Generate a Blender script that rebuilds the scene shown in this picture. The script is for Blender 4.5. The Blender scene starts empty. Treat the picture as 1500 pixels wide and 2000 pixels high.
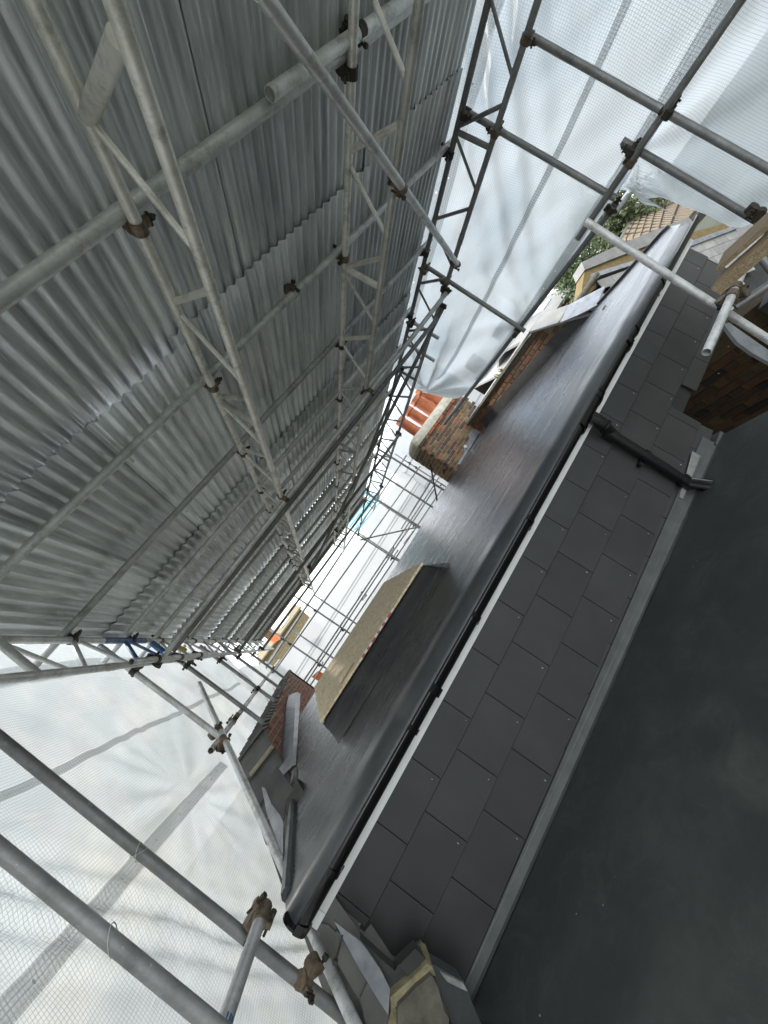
import bpy, bmesh, math, random
from mathutils import Vector, Matrix, noise
R = random.Random(7)
S = bpy.context.scene
COL = S.collection

# ------------------------------------------------------------------ camera
CAM = Vector((0, 0, 1.45)); FPX = 785.2
roll, pitch, yaw = (math.radians(a) for a in (55.88, 4.13, 18.86))
_F = Vector((math.sin(yaw)*math.cos(pitch), math.cos(yaw)*math.cos(pitch), math.sin(pitch)))
_R = Vector((math.cos(yaw), -math.sin(yaw), 0)); _U = _R.cross(_F)
IX = _R*math.cos(roll) - _U*math.sin(roll)
IY = -_R*math.sin(roll) - _U*math.cos(roll)
cd = bpy.data.cameras.new('camera'); cam = bpy.data.objects.new('camera', cd); COL.objects.link(cam)
cd.sensor_fit = 'HORIZONTAL'; cd.sensor_width = 36; cd.lens = 36*FPX/1500
cd.clip_start = .02; cd.clip_end = 2000
m = Matrix.Identity(4)
for i in range(3):
    m[i][0] = IX[i]; m[i][1] = -IY[i]; m[i][2] = -_F[i]; m[i][3] = CAM[i]
cam.matrix_world = m
S.camera = cam

# ------------------------------------------------------------------ sky, sun, exposure
SUN_EL, SUN_AZ = math.radians(48), math.radians(-35)      # azimuth from +Y towards +X
w = bpy.data.worlds.new('World'); S.world = w; w.use_nodes = True
nt = w.node_tree; nt.nodes.clear()
def wn(t, **k):
    n = nt.nodes.new(t)
    for a, b in k.items(): setattr(n, a, b)
    return n
sky = wn('ShaderNodeTexSky', sky_type='NISHITA', sun_disc=False, sun_elevation=SUN_EL, sun_rotation=SUN_AZ, altitude=50, air_density=1.2, dust_density=1.5)
tc = wn('ShaderNodeTexCoord'); ns = wn('ShaderNodeTexNoise'); ns.inputs['Scale'].default_value = 3.2; ns.inputs['Detail'].default_value = 7; ns.inputs['Roughness'].default_value = .55
mp = wn('ShaderNodeMapping'); mp.inputs['Scale'].default_value = (1, 1, 2.2); mp.inputs['Location'].default_value = (1.3, .4, 0)
cr = wn('ShaderNodeValToRGB'); cr.color_ramp.elements[0].position = .38; cr.color_ramp.elements[1].position = .56
mx = wn('ShaderNodeMix', data_type='RGBA'); mx.inputs['B'].default_value = (14.5, 15, 15.6, 1)
bg = wn('ShaderNodeBackground'); bg.inputs['Strength'].default_value = .12
out = wn('ShaderNodeOutputWorld')
L = nt.links.new
L(tc.outputs['Generated'], mp.inputs['Vector']); L(mp.outputs[0], ns.inputs['Vector']); L(ns.outputs['Fac'], cr.inputs[0])
L(cr.outputs[0], mx.inputs['Factor']); L(sky.outputs[0], mx.inputs['A']); L(mx.outputs['Result'], bg.inputs['Color']); L(bg.outputs[0], out.inputs[0])
sl = bpy.data.lights.new('sun', 'SUN'); sl.energy = 1.9; sl.angle = math.radians(3); sl.color = (1, .96, .9)
so = bpy.data.objects.new('sun', sl); COL.objects.link(so)
sd = Vector((math.sin(SUN_AZ)*math.cos(SUN_EL), math.cos(SUN_AZ)*math.cos(SUN_EL), math.sin(SUN_EL)))
so.rotation_euler = sd.to_track_quat('Z', 'Y').to_euler(); so.location = sd*60
S.view_settings.view_transform = 'Standard'; S.view_settings.look = 'None'; S.view_settings.gamma = 1
S.view_settings.use_curve_mapping = False; S.view_settings.exposure = 1.15
try:
    S.cycles.max_bounces = 10; S.cycles.diffuse_bounces = 6; S.cycles.transparent_max_bounces = 12; S.cycles.transmission_bounces = 6
except Exception: pass

# ------------------------------------------------------------------ survey helpers: a sight line cut by a real plane
def ray(x, y): return IX*((x-750)/FPX) + IY*((y-1000)/FPX) + _F
def atp(x, y, n, d):
    r = ray(x, y); n = Vector(n); return CAM + r*((d - n.dot(CAM))/n.dot(r))
def aty(x, y, v): return atp(x, y, (0, 1, 0), v)
def atx(x, y, v): return atp(x, y, (1, 0, 0), v)
def atz(x, y, v): return atp(x, y, (0, 0, 1), v)
RS = .075
def rz(y): return .978 + RS*(y-2.23)            # surface of the dormer's flat roof
def PZ(y): return .475 + .62*(y-2.22)           # plane of the old pitched roof

# ------------------------------------------------------------------ material kit
class M:
    def __init__(s, name):
        s.m = bpy.data.materials.new(name); s.m.use_nodes = True; s.t = s.m.node_tree
        s.b = s.t.nodes['Principled BSDF']; s.o = s.t.nodes['Material Output']; s.c = s.n('ShaderNodeTexCoord')
    def n(s, t, **k):
        x = s.t.nodes.new(t)
        for a, v in k.items(): setattr(x, a, v)
        return x
    def l(s, a, b): s.t.links.new(a, b)
    def noise(s, scale, detail=4, rough=.55, st=(1, 1, 1), co='Object', dist=0):
        mp = s.n('ShaderNodeMapping'); mp.inputs['Scale'].default_value = st
        oi = s.n('ShaderNodeObjectInfo'); ad = s.n('ShaderNodeVectorMath', operation='MULTIPLY_ADD')
        s.l(oi.outputs['Random'], ad.inputs[0]); ad.inputs[1].default_value = (37, 53, 19)
        s.l(s.c.outputs[co], mp.inputs[0]); s.l(mp.outputs[0], ad.inputs[2])
        n = s.n('ShaderNodeTexNoise'); n.inputs['Scale'].default_value = scale; n.inputs['Detail'].default_value = detail
        n.inputs['Roughness'].default_value = rough; n.inputs['Distortion'].default_value = dist
        s.l(ad.outputs[0], n.inputs['Vector']); return n.outputs['Fac']
    def ramp(s, fac, stops):
        r = s.n('ShaderNodeValToRGB'); e = r.color_ramp.elements
        while len(e) < len(stops): e.new(.5)
        for i, (p, c) in enumerate(stops):
            e[i].position = p; e[i].color = (*c, 1) if len(c) == 3 else c
        s.l(fac, r.inputs[0]); return r.outputs[0]
    def rnd(s): return s.n('ShaderNodeObjectInfo').outputs['Random']
    def mix(s, f, a, b, mode='MIX'):
        x = s.n('ShaderNodeMix', data_type='RGBA', blend_type=mode)
        for v, i in ((f, 'Factor'), (a, 'A'), (b, 'B')):
            if isinstance(v, (int, float)): x.inputs[i].default_value = v
            elif isinstance(v, tuple): x.inputs[i].default_value = (*v, 1)
            else: s.l(v, x.inputs[i])
        return x.outputs['Result']
    def val(s, f, a, b):
        x = s.n('ShaderNodeMapRange'); s.l(f, x.inputs[0]); x.inputs[3].default_value = a; x.inputs[4].default_value = b; return x.outputs[0]
    def bump(s, h, st, d=.01):
        b = s.n('ShaderNodeBump'); b.inputs['Strength'].default_value = st; b.inputs['Distance'].default_value = d
        s.l(h, b.inputs['Height']); s.l(b.outputs[0], s.b.inputs['Normal'])
    def set(s, col=None, rough=None, metal=None, spec=None):
        for v, i in ((col, 'Base Color'), (rough, 'Roughness'), (metal, 'Metallic'), (spec, 'Specular IOR Level')):
            if v is None: continue
            if isinstance(v, tuple): s.b.inputs[i].default_value = (*v, 1)
            elif isinstance(v, (int, float)): s.b.inputs[i].default_value = v
            else: s.l(v, s.b.inputs[i])
        return s.m

def simple(name, a, b, rough=.6, metal=0., sc=12, st=(1, 1, 1), bump=.15, spec=None, c=None, rvar=.1):
    k = M(name); f = k.noise(sc, 5, .6, st)
    col = k.ramp(f, [(.3, a), (.7, b)] if c is None else [(.25, a), (.5, b), (.72, c)])
    k.bump(k.noise(sc*3, 3, .6, st), bump, .004)
    return k.set(col, k.val(k.noise(sc*.7, 3), max(.03, rough-rvar), min(1, rough+rvar)), metal, spec)

def objvar(name, cols, grime, gs=9, rough=.85, bump=.5, gmix=.5):
    """each object of the material takes its own base colour, then shared dirt on top"""
    k = M(name); n = len(cols); r = k.n('ShaderNodeValToRGB'); r.color_ramp.interpolation = 'CONSTANT'
    e = r.color_ramp.elements
    while len(e) < n: e.new(.5)
    for i, c in enumerate(cols): e[i].position = i/n; e[i].color = (*c, 1)
    k.l(k.rnd(), r.inputs[0])
    f = k.ramp(k.noise(gs, 6, .65), [(.42, (0, 0, 0)), (.68, (1, 1, 1))])
    f2 = k.mix(gmix, (0, 0, 0), f)
    col = k.mix(f2, r.outputs[0], grime)
    k.bump(k.noise(gs*4, 5, .7), bump, .006)
    return k.set(col, rough)

def tube_mat(name, a, b, c, metal, rough):
    k = M(name)
    f = k.noise(7, 6, .65); col = k.ramp(f, [(.3, a), (.52, b), (.72, c)])
    sp = k.noise(55, 2, .5); col = k.mix(k.ramp(sp, [(.35, (0, 0, 0)), (.75, (.28, .28, .28))]), col, c)
    dirt = k.ramp(k.noise(6, 9, .8), [(.5, (0, 0, 0)), (.62, (.6, .6, .6))]); col = k.mix(dirt, col, (.24, .235, .21))
    spl = k.ramp(k.noise(19, 8, .8), [(.62, (0, 0, 0)), (.66, (.7, .7, .7))]); col = k.mix(spl, col, (.66, .66, .62))
    rst = k.ramp(k.noise(11, 7, .8), [(.68, (0, 0, 0)), (.75, (.5, .5, .5))]); col = k.mix(rst, col, (.16, .09, .045))
    v = k.val(k.rnd(), .72, 1.1); col = k.mix(1., col, v, 'MULTIPLY')
    k.bump(k.noise(60, 5, .7), .35, .002)
    return k.set(col, k.val(k.noise(12, 4), rough-.1, rough+.16), metal)

MT = {}
MT['galv'] = tube_mat('galvanised_steel', (.50, .51, .495), (.64, .645, .63), (.80, .805, .785), .4, .42)
MT['galv_dark'] = tube_mat('weathered_backlit_steel', (.15, .155, .15), (.235, .24, .232), (.35, .35, .34), .45, .45)  # darker steel; on the right uprights its tone paints in their backlit look
MT['cream'] = tube_mat('ivory_oxidised_aluminium', (.56, .54, .475), (.70, .68, .61), (.82, .80, .74), .35, .4)
MT['blue'] = tube_mat('blue_paint', (.01, .07, .22), (.015, .11, .32), (.2, .25, .3), .1, .45)
MT['yellow'] = simple('yellow_paint', (.6, .42, .03), (.7, .5, .05), .5)
MT['rust'] = simple('rusty_coupler_steel', (.07, .05, .035), (.17, .13, .09), .6, .55, 30, c=(.28, .22, .15), bump=.4)
MT['rust_dark'] = simple('dark_coupler_steel', (.03, .026, .02), (.08, .065, .05), .6, .5, 30, bump=.4)

# corrugated tin
k = M('corrugated_galvanised_tin')
f = k.noise(3.2, 7, .68, (2.4, .35, 1)); col = k.ramp(f, [(.3, (.50, .525, .53)), (.5, (.68, .71, .715)), (.72, (.84, .87, .87))])
st = k.noise(9, 6, .7, (5, .3, 1)); col = k.mix(k.ramp(st, [(.54, (0, 0, 0)), (.66, (.8, .8, .8))]), col, (.92, .96, .94))
dk = k.noise(5, 6, .7, (3, .22, 1)); col = k.mix(k.ramp(dk, [(.47, (0, 0, 0)), (.7, (.75, .75, .75))]), col, (.27, .285, .29))
rs = k.noise(1.3, 8, .8, (1, .6, 1)); col = k.mix(k.ramp(rs, [(.66, (0, 0, 0)), (.78, (.5, .5, .5))]), col, (.30, .25, .18))
col = k.mix(1., col, k.val(k.rnd(), .74, 1.15), 'MULTIPLY')
k.bump(k.noise(26, 8, .75, (3, .4, 1)), .4, .003)
MT['tin'] = k.set(col, k.val(k.noise(8, 5, .6, (4, .4, 1)), .24, .46), .3)

def slate_mat(name, a, b, rough=.5, spec=.4):
    k = M(name); f = k.noise(5, 5, .6); col = k.ramp(f, [(.3, a), (.7, b)])
    col = k.mix(1., col, k.val(k.rnd(), .93, 1.05) if name.startswith('new') else k.val(k.rnd(), .8, 1.15), 'MULTIPLY')
    du = k.ramp(k.noise(1.7, 6, .7, co='Object'), [(.5, (0, 0, 0)), (.75, (.22, .22, .22))]); col = k.mix(du, col, (.09, .09, .088))
    k.bump(k.noise(60, 5, .6, (1, 1, .3)), .12, .002)
    return k.set(col, k.val(k.noise(6, 4), rough-.08, rough+.12), 0, spec)
MT['slate'] = slate_mat('new_fibre_slate', (.031, .0315, .030), (.040, .0405, .039), .46)
MT['slate_old'] = slate_mat('old_grey_slate', (.085, .083, .075), (.15, .147, .135), .62, .3)
MT['slate_cope'] = slate_mat('dark_coping_slate', (.045, .046, .043), (.085, .085, .078), .6, .3)
MT['slate_far'] = slate_mat('pale_weathered_slate', (.24, .235, .215), (.34, .33, .31), .7, .3)

# glass fibre roof: streaky satin topcoat
k = M('grey_fibreglass_roof_coat')
f = k.noise(3.4, 7, .7, (.5, 2.2, 1)); col = k.ramp(f, [(.3, (.030, .033, .036)), (.7, (.052, .056, .060))])
sc = k.ramp(k.noise(16, 8, .8, (.25, 3, 1), dist=.6), [(.6, (0, 0, 0)), (.7, (.3, .3, .3))]); col = k.mix(sc, col, (.10, .105, .11))
dc = k.ramp(k.noise(10, 8, .75, (.12, 5, 1), dist=.4), [(.60, (0, 0, 0)), (.64, (.5, .5, .5))]); col = k.mix(dc, col, (.02, .022, .024))
k.bump(k.noise(7, 8, .7, (.3, 1.8, 1), dist=.8), .7, .008)
MT['grp'] = k.set(col, k.val(k.noise(3, 6, .65, (.4, 1.6, 1), dist=.6), .16, .40), 0, .65)
MT['grp_edge'] = simple('fibreglass_edge_coat', (.045, .048, .05), (.065, .069, .071), .32, 0, 7, bump=.25, spec=.6)
k = M('dark_fibreglass_floor_coat')
f = k.noise(1.6, 8, .72); col = k.ramp(f, [(.3, (.034, .040, .038)), (.52, (.048, .054, .051)), (.75, (.076, .082, .077))])
sm = k.ramp(k.noise(4.2, 8, .8, dist=1.2), [(.5, (0, 0, 0)), (.7, (.5, .5, .5))]); col = k.mix(sm, col, (.095, .10, .092))
sm2 = k.ramp(k.noise(14, 8, .8, (1, .5, 1), dist=2), [(.6, (0, 0, 0)), (.72, (.4, .4, .4))]); col = k.mix(sm2, col, (.12, .125, .115))
k.bump(k.noise(22, 6, .7), .22, .004)
MT['floor'] = k.set(col, k.val(k.noise(2.2, 6, .7), .34, .58), 0, .45)
MT['flash'] = simple('grey_trim_coat', (.06, .064, .063), (.10, .105, .10), .5, 0, 9, bump=.3)
MT['flash_pale'] = simple('unpainted_glass_mat', (.16, .165, .15), (.30, .3, .27), .6, 0, 20, bump=.5)
MT['lead'] = simple('sheet_lead', (.14, .15, .16), (.25, .26, .275), .45, .35, 9, bump=.7, c=(.32, .34, .36))
MT['lead_dark'] = simple('dark_bitumen_flashing', (.012, .012, .012), (.03, .03, .028), .6, 0, 8, bump=.5)
MT['black'] = simple('black_plastic', (.004, .004, .004), (.007, .007, .007), .2, 0, 8, bump=.03, spec=.6, rvar=.06)
MT['upvc'] = simple('white_upvc', (.62, .63, .60), (.74, .75, .72), .4, 0, 6, bump=.05)
MT['mortar'] = simple('lime_mortar', (.22, .19, .13), (.38, .34, .24), .95, 0, 30, bump=.8)
MT['mortar_bed'] = simple('stained_mortar', (.14, .12, .065), (.30, .26, .15), .95, 0, 22, bump=1.)
MT['mortar_dk'] = simple('sooty_mortar', (.10, .085, .06), (.2, .17, .12), .95, 0, 25, bump=.8)
MT['cement'] = simple('cement_flaunching', (.30, .28, .22), (.50, .47, .37), .9, 0, 10, bump=.8)
MT['stone'] = simple('weathered_concrete', (.045, .042, .033), (.10, .092, .07), .95, 0, 14, bump=.9, c=(.15, .135, .10))
MT['brick_red'] = objvar('red_brick', [(.30, .085, .045), (.24, .08, .05), (.36, .12, .06), (.19, .075, .05), (.28, .1, .06), (.13, .075, .055)], (.07, .055, .04), 14, gmix=.6)
MT['brick_stock'] = objvar('sooty_london_stock_brick', [(.16, .095, .05), (.11, .07, .042), (.24, .15, .07), (.08, .055, .04), (.30, .10, .05), (.14, .08, .045), (.2, .14, .07), (.34, .12, .055)], (.03, .025, .018), 12, gmix=.65)
MT['brick_orange'] = objvar('orange_brown_brick', [(.15, .075, .032), (.11, .052, .025), (.19, .095, .04), (.08, .045, .024), (.16, .06, .028)], (.06, .04, .025), 12, gmix=.6)
MT['mortar_shade'] = simple('shaded_mortar', (.05, .035, .018), (.09, .065, .035), .95, 0, 12, bump=.6)  # darker mortar copy, the shade of the gap put into its colour
MT['brick_shade'] = objvar('shade_darkened_brown_brick', [(.065, .028, .011), (.035, .019, .01), (.085, .038, .015), (.007, .006, .005), (.055, .019, .01), (.07, .04, .018)], (.02, .015, .01), 10, gmix=.75)  # stained brick, base colours also darkened to paint in the gap's shade
MT['terracotta'] = simple('terracotta', (.20, .05, .016), (.34, .09, .026), .7, 0, 14, (1, 1, .4), bump=.3, c=(.42, .13, .045))
MT['gold'] = simple('ochre_render', (.13, .09, .032), (.21, .15, .055), .85, 0, 9, bump=.4)
MT['orange'] = simple('orange_netting', (.75, .16, .04), (.8, .22, .08), .7)
MT['red'] = simple('red_tape', (.45, .02, .03), (.55, .04, .05), .5)
MT['white'] = simple('white_tape', (.7, .7, .68), (.75, .75, .72), .5)
MT['bluenet'] = simple('blue_netting', (.12, .42, .52), (.3, .6, .66), .7)
MT['wire'] = simple('pale_plastic_tie', (.5, .5, .46), (.6, .6, .56), .5)
MT['leafmoss'] = simple('moss', (.10, .14, .03), (.3, .28, .06), .9)

def wood(name, a, b, c, st=(1, 1, 1), sc=5, rot=0, dist=2.4, sp=.12):
    k = M(name); d = k.noise(1.2, 4, .6, st)
    wv = k.n('ShaderNodeTexNoise'); wv.inputs['Scale'].default_value = sc; wv.inputs['Detail'].default_value = 3; wv.inputs['Distortion'].default_value = dist
    mr = k.n('ShaderNodeMapping'); mr.inputs['Rotation'].default_value = (0, 0, rot); k.l(k.c.outputs['Object'], mr.inputs[0])
    mp = k.n('ShaderNodeMapping'); mp.inputs['Scale'].default_value = st; k.l(mr.outputs[0], mp.inputs[0]); k.l(mp.outputs[0], wv.inputs['Vector'])
    mlt = k.n('ShaderNodeMath', operation='MULTIPLY'); mlt.inputs[1].default_value = 9; k.l(wv.outputs['Fac'], mlt.inputs[0])
    fr = k.n('ShaderNodeMath', operation='PINGPONG'); fr.inputs[1].default_value = .5; k.l(mlt.outputs[0], fr.inputs[0])
    m2 = k.n('ShaderNodeMath', operation='MULTIPLY'); m2.inputs[1].default_value = 2; k.l(fr.outputs[0], m2.inputs[0])
    col = k.ramp(m2.outputs[0], [(.0, a), (.55, b), (1., c)])
    col = k.mix(k.ramp(k.noise(30, 5, .7, st), [(.5, (0, 0, 0)), (.8, (sp, sp, sp))]), col, a)
    k.bump(k.noise(40, 5, .7, st), .2, .002)
    return k.set(col, .72)
_b = atz(1500, 446, 1.12)-atz(1388, 565, 1.12); BANG = math.atan2(_b.y, _b.x)
MT['ply'] = wood('plywood_face', (.60, .45, .26), (.78, .64, .42), (.86, .75, .54), (1.3, .8, 1), 2.6, sp=.04)
MT['timber'] = wood('sawn_scaffold_board', (.24, .17, .10), (.36, .27, .16), (.46, .36, .23), (1.5, 55, 55), 1.0, rot=-BANG, dist=.3, sp=.5)

def sheet_mat(name, tint=(.50, .545, .56), clear=.08, grid=.016, dirt=.25, gtw=.5):
    k = M(name); k.t.nodes.remove(k.b)
    sep = k.n('ShaderNodeSeparateXYZ'); k.l(k.c.outputs['UV'], sep.inputs[0])
    def line(o):
        d = k.n('ShaderNodeMath', operation='DIVIDE'); d.inputs[1].default_value = grid; k.l(o, d.inputs[0])
        p = k.n('ShaderNodeMath', operation='FRACT'); k.l(d.outputs[0], p.inputs[0])
        c = k.n('ShaderNodeMath', operation='LESS_THAN'); c.inputs[1].default_value = .17; k.l(p.outputs[0], c.inputs[0]); return c.outputs[0]
    mxm = k.n('ShaderNodeMath', operation='MAXIMUM'); k.l(line(sep.outputs[0]), mxm.inputs[0]); k.l(line(sep.outputs[1]), mxm.inputs[1])
    g = k.n('ShaderNodeMath', operation='MULTIPLY'); g.inputs[1].default_value = gtw; k.l(mxm.outputs[0], g.inputs[0])
    d1 = k.ramp(k.noise(1.3, 8, .75, (1, 1, 1)), [(.5, (0, 0, 0)), (.8, (dirt,)*3)])
    d2 = k.ramp(k.noise(5, 8, .8, (1, 1, 1), dist=1.), [(.6, (0, 0, 0)), (.72, (dirt*1.2,)*3)])
    base = k.mix(d1, tint, (.50, .47, .40)); base = k.mix(d2, base, (.42, .40, .34))
    base = k.mix(g.outputs[0], base, (.20, .21, .21))
    tr = k.n('ShaderNodeBsdfTranslucent'); df = k.n('ShaderNodeBsdfDiffuse'); tp = k.n('ShaderNodeBsdfTransparent'); gl = k.n('ShaderNodeBsdfGlossy')
    gl.inputs['Roughness'].default_value = .35; gl.inputs['Color'].default_value = (.8, .8, .8, 1)
    k.l(base, tr.inputs[0]); k.l(base, df.inputs[0])
    bp = k.n('ShaderNodeBump'); bp.inputs['Strength'].default_value = .35; bp.inputs['Distance'].default_value = .03
    k.l(k.noise(2.2, 7, .62, (1, 1, 2.2), dist=.8), bp.inputs['Height'])
    for q in (tr, df, gl): k.l(bp.outputs[0], q.inputs['Normal'])
    a = k.n('ShaderNodeMixShader'); a.inputs[0].default_value = .3; k.l(tr.outputs[0], a.inputs[1]); k.l(df.outputs[0], a.inputs[2])
    a2 = k.n('ShaderNodeMixShader'); a2.inputs[0].default_value = .02; k.l(a.outputs[0], a2.inputs[1]); k.l(gl.outputs[0], a2.inputs[2])
    b = k.n('ShaderNodeMixShader'); iv = k.n('ShaderNodeMath', operation='MULTIPLY_ADD')
    k.l(mxm.outputs[0], iv.inputs[0]); iv.inputs[1].default_value = -clear*.8; iv.inputs[2].default_value = clear
    k.l(iv.outputs[0], b.inputs[0]); k.l(a2.outputs[0], b.inputs[1]); k.l(tp.outputs[0], b.inputs[2]); k.l(b.outputs[0], k.o.inputs[0])
    return k.m
MT['sheet'] = sheet_mat('reinforced_white_sheeting')
MT['sheet_dirty'] = sheet_mat('grubby_white_sheeting', (.37, .385, .375), .05, .016, 1.0, .7)
MT['sheet_far'] = sheet_mat('plain_white_sheeting', (.52, .53, .535), .05, .03, .15, .08)
MT['band'] = sheet_mat('doubled_sheeting_band', (.44, .46, .46), .42, .02, .3, .0)
MT['eyelet'] = simple('white_eyelet', (.85, .86, .86), (.9, .9, .9), .4)

# ------------------------------------------------------------------ object kit
def mesh(name, vs, fs, mat, parent=None, smooth=False, loc=None, uvs=None):
    me = bpy.data.meshes.new(name); o0 = Vector(loc) if loc is not None else Vector((0, 0, 0))
    me.from_pydata([tuple(Vector(v)-o0) for v in vs], [], fs)
    if mat: me.materials.append(MT[mat] if isinstance(mat, str) else mat)
    if smooth: me.polygons.foreach_set('use_smooth', [True]*len(me.polygons))
    if uvs:
        ul = me.uv_layers.new(name='UVMap')
        for lp in me.loops: ul.data[lp.index].uv = uvs[lp.vertex_index]
    me.update()
    o = bpy.data.objects.new(name, me); COL.objects.link(o); o.location = o0
    if parent:
        o.parent = parent; o.matrix_parent_inverse = parent_inv(parent)
    return o
def world_loc(p):
    v = Vector((0, 0, 0))
    while p: v += p.location; p = p.parent
    return v
def parent_inv(p):                        # parents here are only moved, never turned
    return Matrix.Translation(-world_abs(p))
WL = {}
def world_abs(p): return WL.get(p.name, Vector(p.location))
def thing(name, label, cat, loc=(0, 0, 0), group=None):
    o = bpy.data.objects.new(name, None); COL.objects.link(o); o.location = loc; o.empty_display_size = .1
    o['label'] = label; o['category'] = cat
    if group: o['group'] = group
    WL[o.name] = Vector(loc); return o
def tag(o, label=None, cat=None, group=None, kind=None):
    for a, v in (('label', label), ('category', cat), ('group', group), ('kind', kind)):
        if v: o[a] = v
    return o
def fix(o):
    WL[o.name] = Vector(o.location); return o
def link_copy(src, M4, parent, name=None):
    c = src.copy(); COL.objects.link(c)
    c.parent = parent; c.matrix_parent_inverse = Matrix.Identity(4)
    c.matrix_basis = Matrix.Translation(-world_abs(parent)) @ M4
    if name: c.name = name
    return c

class G:
    """collects solids into one mesh"""
    def __init__(s): s.v = []; s.f = []; s.u = []
    def add(s, vs, fs):
        b = len(s.v); s.v += [Vector(v) for v in vs]; s.f += [tuple(b+i for i in f) for f in fs]; return s
    def box(s, a, b):
        (x0, y0, z0), (x1, y1, z1) = a, b
        return s.add([(x0, y0, z0), (x1, y0, z0), (x1, y1, z0), (x0, y1, z0), (x0, y0, z1), (x1, y0, z1), (x1, y1, z1), (x0, y1, z1)],
                     [(0, 3, 2, 1), (4, 5, 6, 7), (0, 1, 5, 4), (1, 2, 6, 5), (2, 3, 7, 6), (3, 0, 4, 7)])
    def prism(s, poly, off):
        n = len(poly); off = Vector(off)
        return s.add([Vector(p) for p in poly]+[Vector(p)+off for p in poly],
                     [tuple(range(n)), tuple(reversed(range(n, 2*n)))]+[(i, i+n, (i+1) % n+n, (i+1) % n) for i in range(n)])
    def cyl(s, p, q, r, n=12, r2=None, caps=True, hollow=0):
        p, q = Vector(p), Vector(q); d = (q-p).normalized(); a = d.orthogonal().normalized(); b = d.cross(a); r2 = r if r2 is None else r2
        ring = lambda c, rr: [c+(a*math.cos(2*math.pi*i/n)+b*math.sin(2*math.pi*i/n))*rr for i in range(n)]
        if not hollow:
            return s.add(ring(p, r)+ring(q, r2), [(i, (i+1) % n, (i+1) % n+n, i+n) for i in range(n)]+([tuple(reversed(range(n))), tuple(range(n, 2*n))] if caps else []))
        h = hollow; dp = min((q-p).length*.45, .12)
        vs = ring(p+d*dp, r-h)+ring(p, r-h)+ring(p, r)+ring(q, r)+ring(q, r-h)+ring(q-d*dp, r-h)
        fs = [(k*n+i, k*n+(i+1) % n, (k+1)*n+(i+1) % n, (k+1)*n+i) for k in range(5) for i in range(n)]
        fs += [tuple(range(n)), tuple(reversed(range(5*n, 6*n)))]
        return s.add(vs, fs)
    def sweep(s, prof, path, closed=False):
        """prof: list of offsets as functions of nothing: [(dx,dy,dz)], path: points"""
        n = len(prof); b = len(s.v)
        for p in path: s.v += [Vector(p)+Vector(o) for o in prof]
        m_ = n if closed else n-1
        for k_ in range(len(path)-1):
            for i in range(m_): s.f.append((b+k_*n+i, b+k_*n+(i+1) % n, b+(k_+1)*n+(i+1) % n, b+(k_+1)*n+i))
        return s
    def make(s, name, mat, parent=None, smooth=False, loc=None):
        return mesh(name, s.v, s.f, mat, parent, smooth, loc)

def smooth_by_angle(o, deg=40):
    me = o.data; me.polygons.foreach_set('use_smooth', [True]*len(me.polygons))
    try: me.set_sharp_from_angle(angle=math.radians(deg))
    except Exception: pass
    return o

# shared coupler: one collar round the host tube (local Z), one collar round the tube it grips (local Y at +X)
def coupler_mesh():
    g = G(); g.cyl((0, 0, -.024), (0, 0, .024), .0315, 12); g.cyl((.056, -.024, 0), (.056, .024, 0), .0315, 12)
    g.box((.015, -.02, -.02), (.045, .02, .02)); g.box((-.012, .026, -.016), (.012, .05, .016)); g.box((.044, -.016, .026), (.068, .016, .05))
    return g
def bolt_mesh():
    g = G(); g.cyl((-.03, .038, 0), (.05, .038, 0), .006, 6); g.cyl((-.046, .038, 0), (-.028, .038, 0), .0125, 6)
    g.cyl((.056, 0, .016), (.056, 0, .085), .006, 6); g.cyl((.056, 0, .062), (.056, 0, .076), .0125, 6)
    g.box((.05, -.026, .05), (.062, .026, .06)); return g
_ca = coupler_mesh().make('coupler', 'rust'); _cb = bolt_mesh().make('bolt', 'rust_dark')
_cd = coupler_mesh().make('coupler', 'rust_dark'); smooth_by_angle(_ca, 30); smooth_by_angle(_cd, 30)
for o in (_ca, _cb, _cd): COL.objects.unlink(o)
def coupler(host, p, axis, other, side, dark=None):
    """host thing; p on host axis; axis of host; axis of the gripped tube; side = direction from host to gripped"""
    z = Vector(axis).normalized(); x = Vector(side); x = (x-z*x.dot(z)).normalized(); y = z.cross(x)
    m4 = Matrix(((x.x, y.x, z.x, p[0]), (x.y, y.y, z.y, p[1]), (x.z, y.z, z.z, p[2]), (0, 0, 0, 1)))
    if R.random() < .5: m4 = m4 @ Matrix.Rotation(math.pi, 4, 'X')
    c = link_copy((_cd if (R.random() < .55 if dark is None else dark) else _ca), m4, host, 'coupler')
    WL[c.name] = Vector(p)
    b = _cb.copy(); COL.objects.link(b); b.parent = c; b.matrix_parent_inverse = Matrix.Identity(4)
    return c

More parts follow.
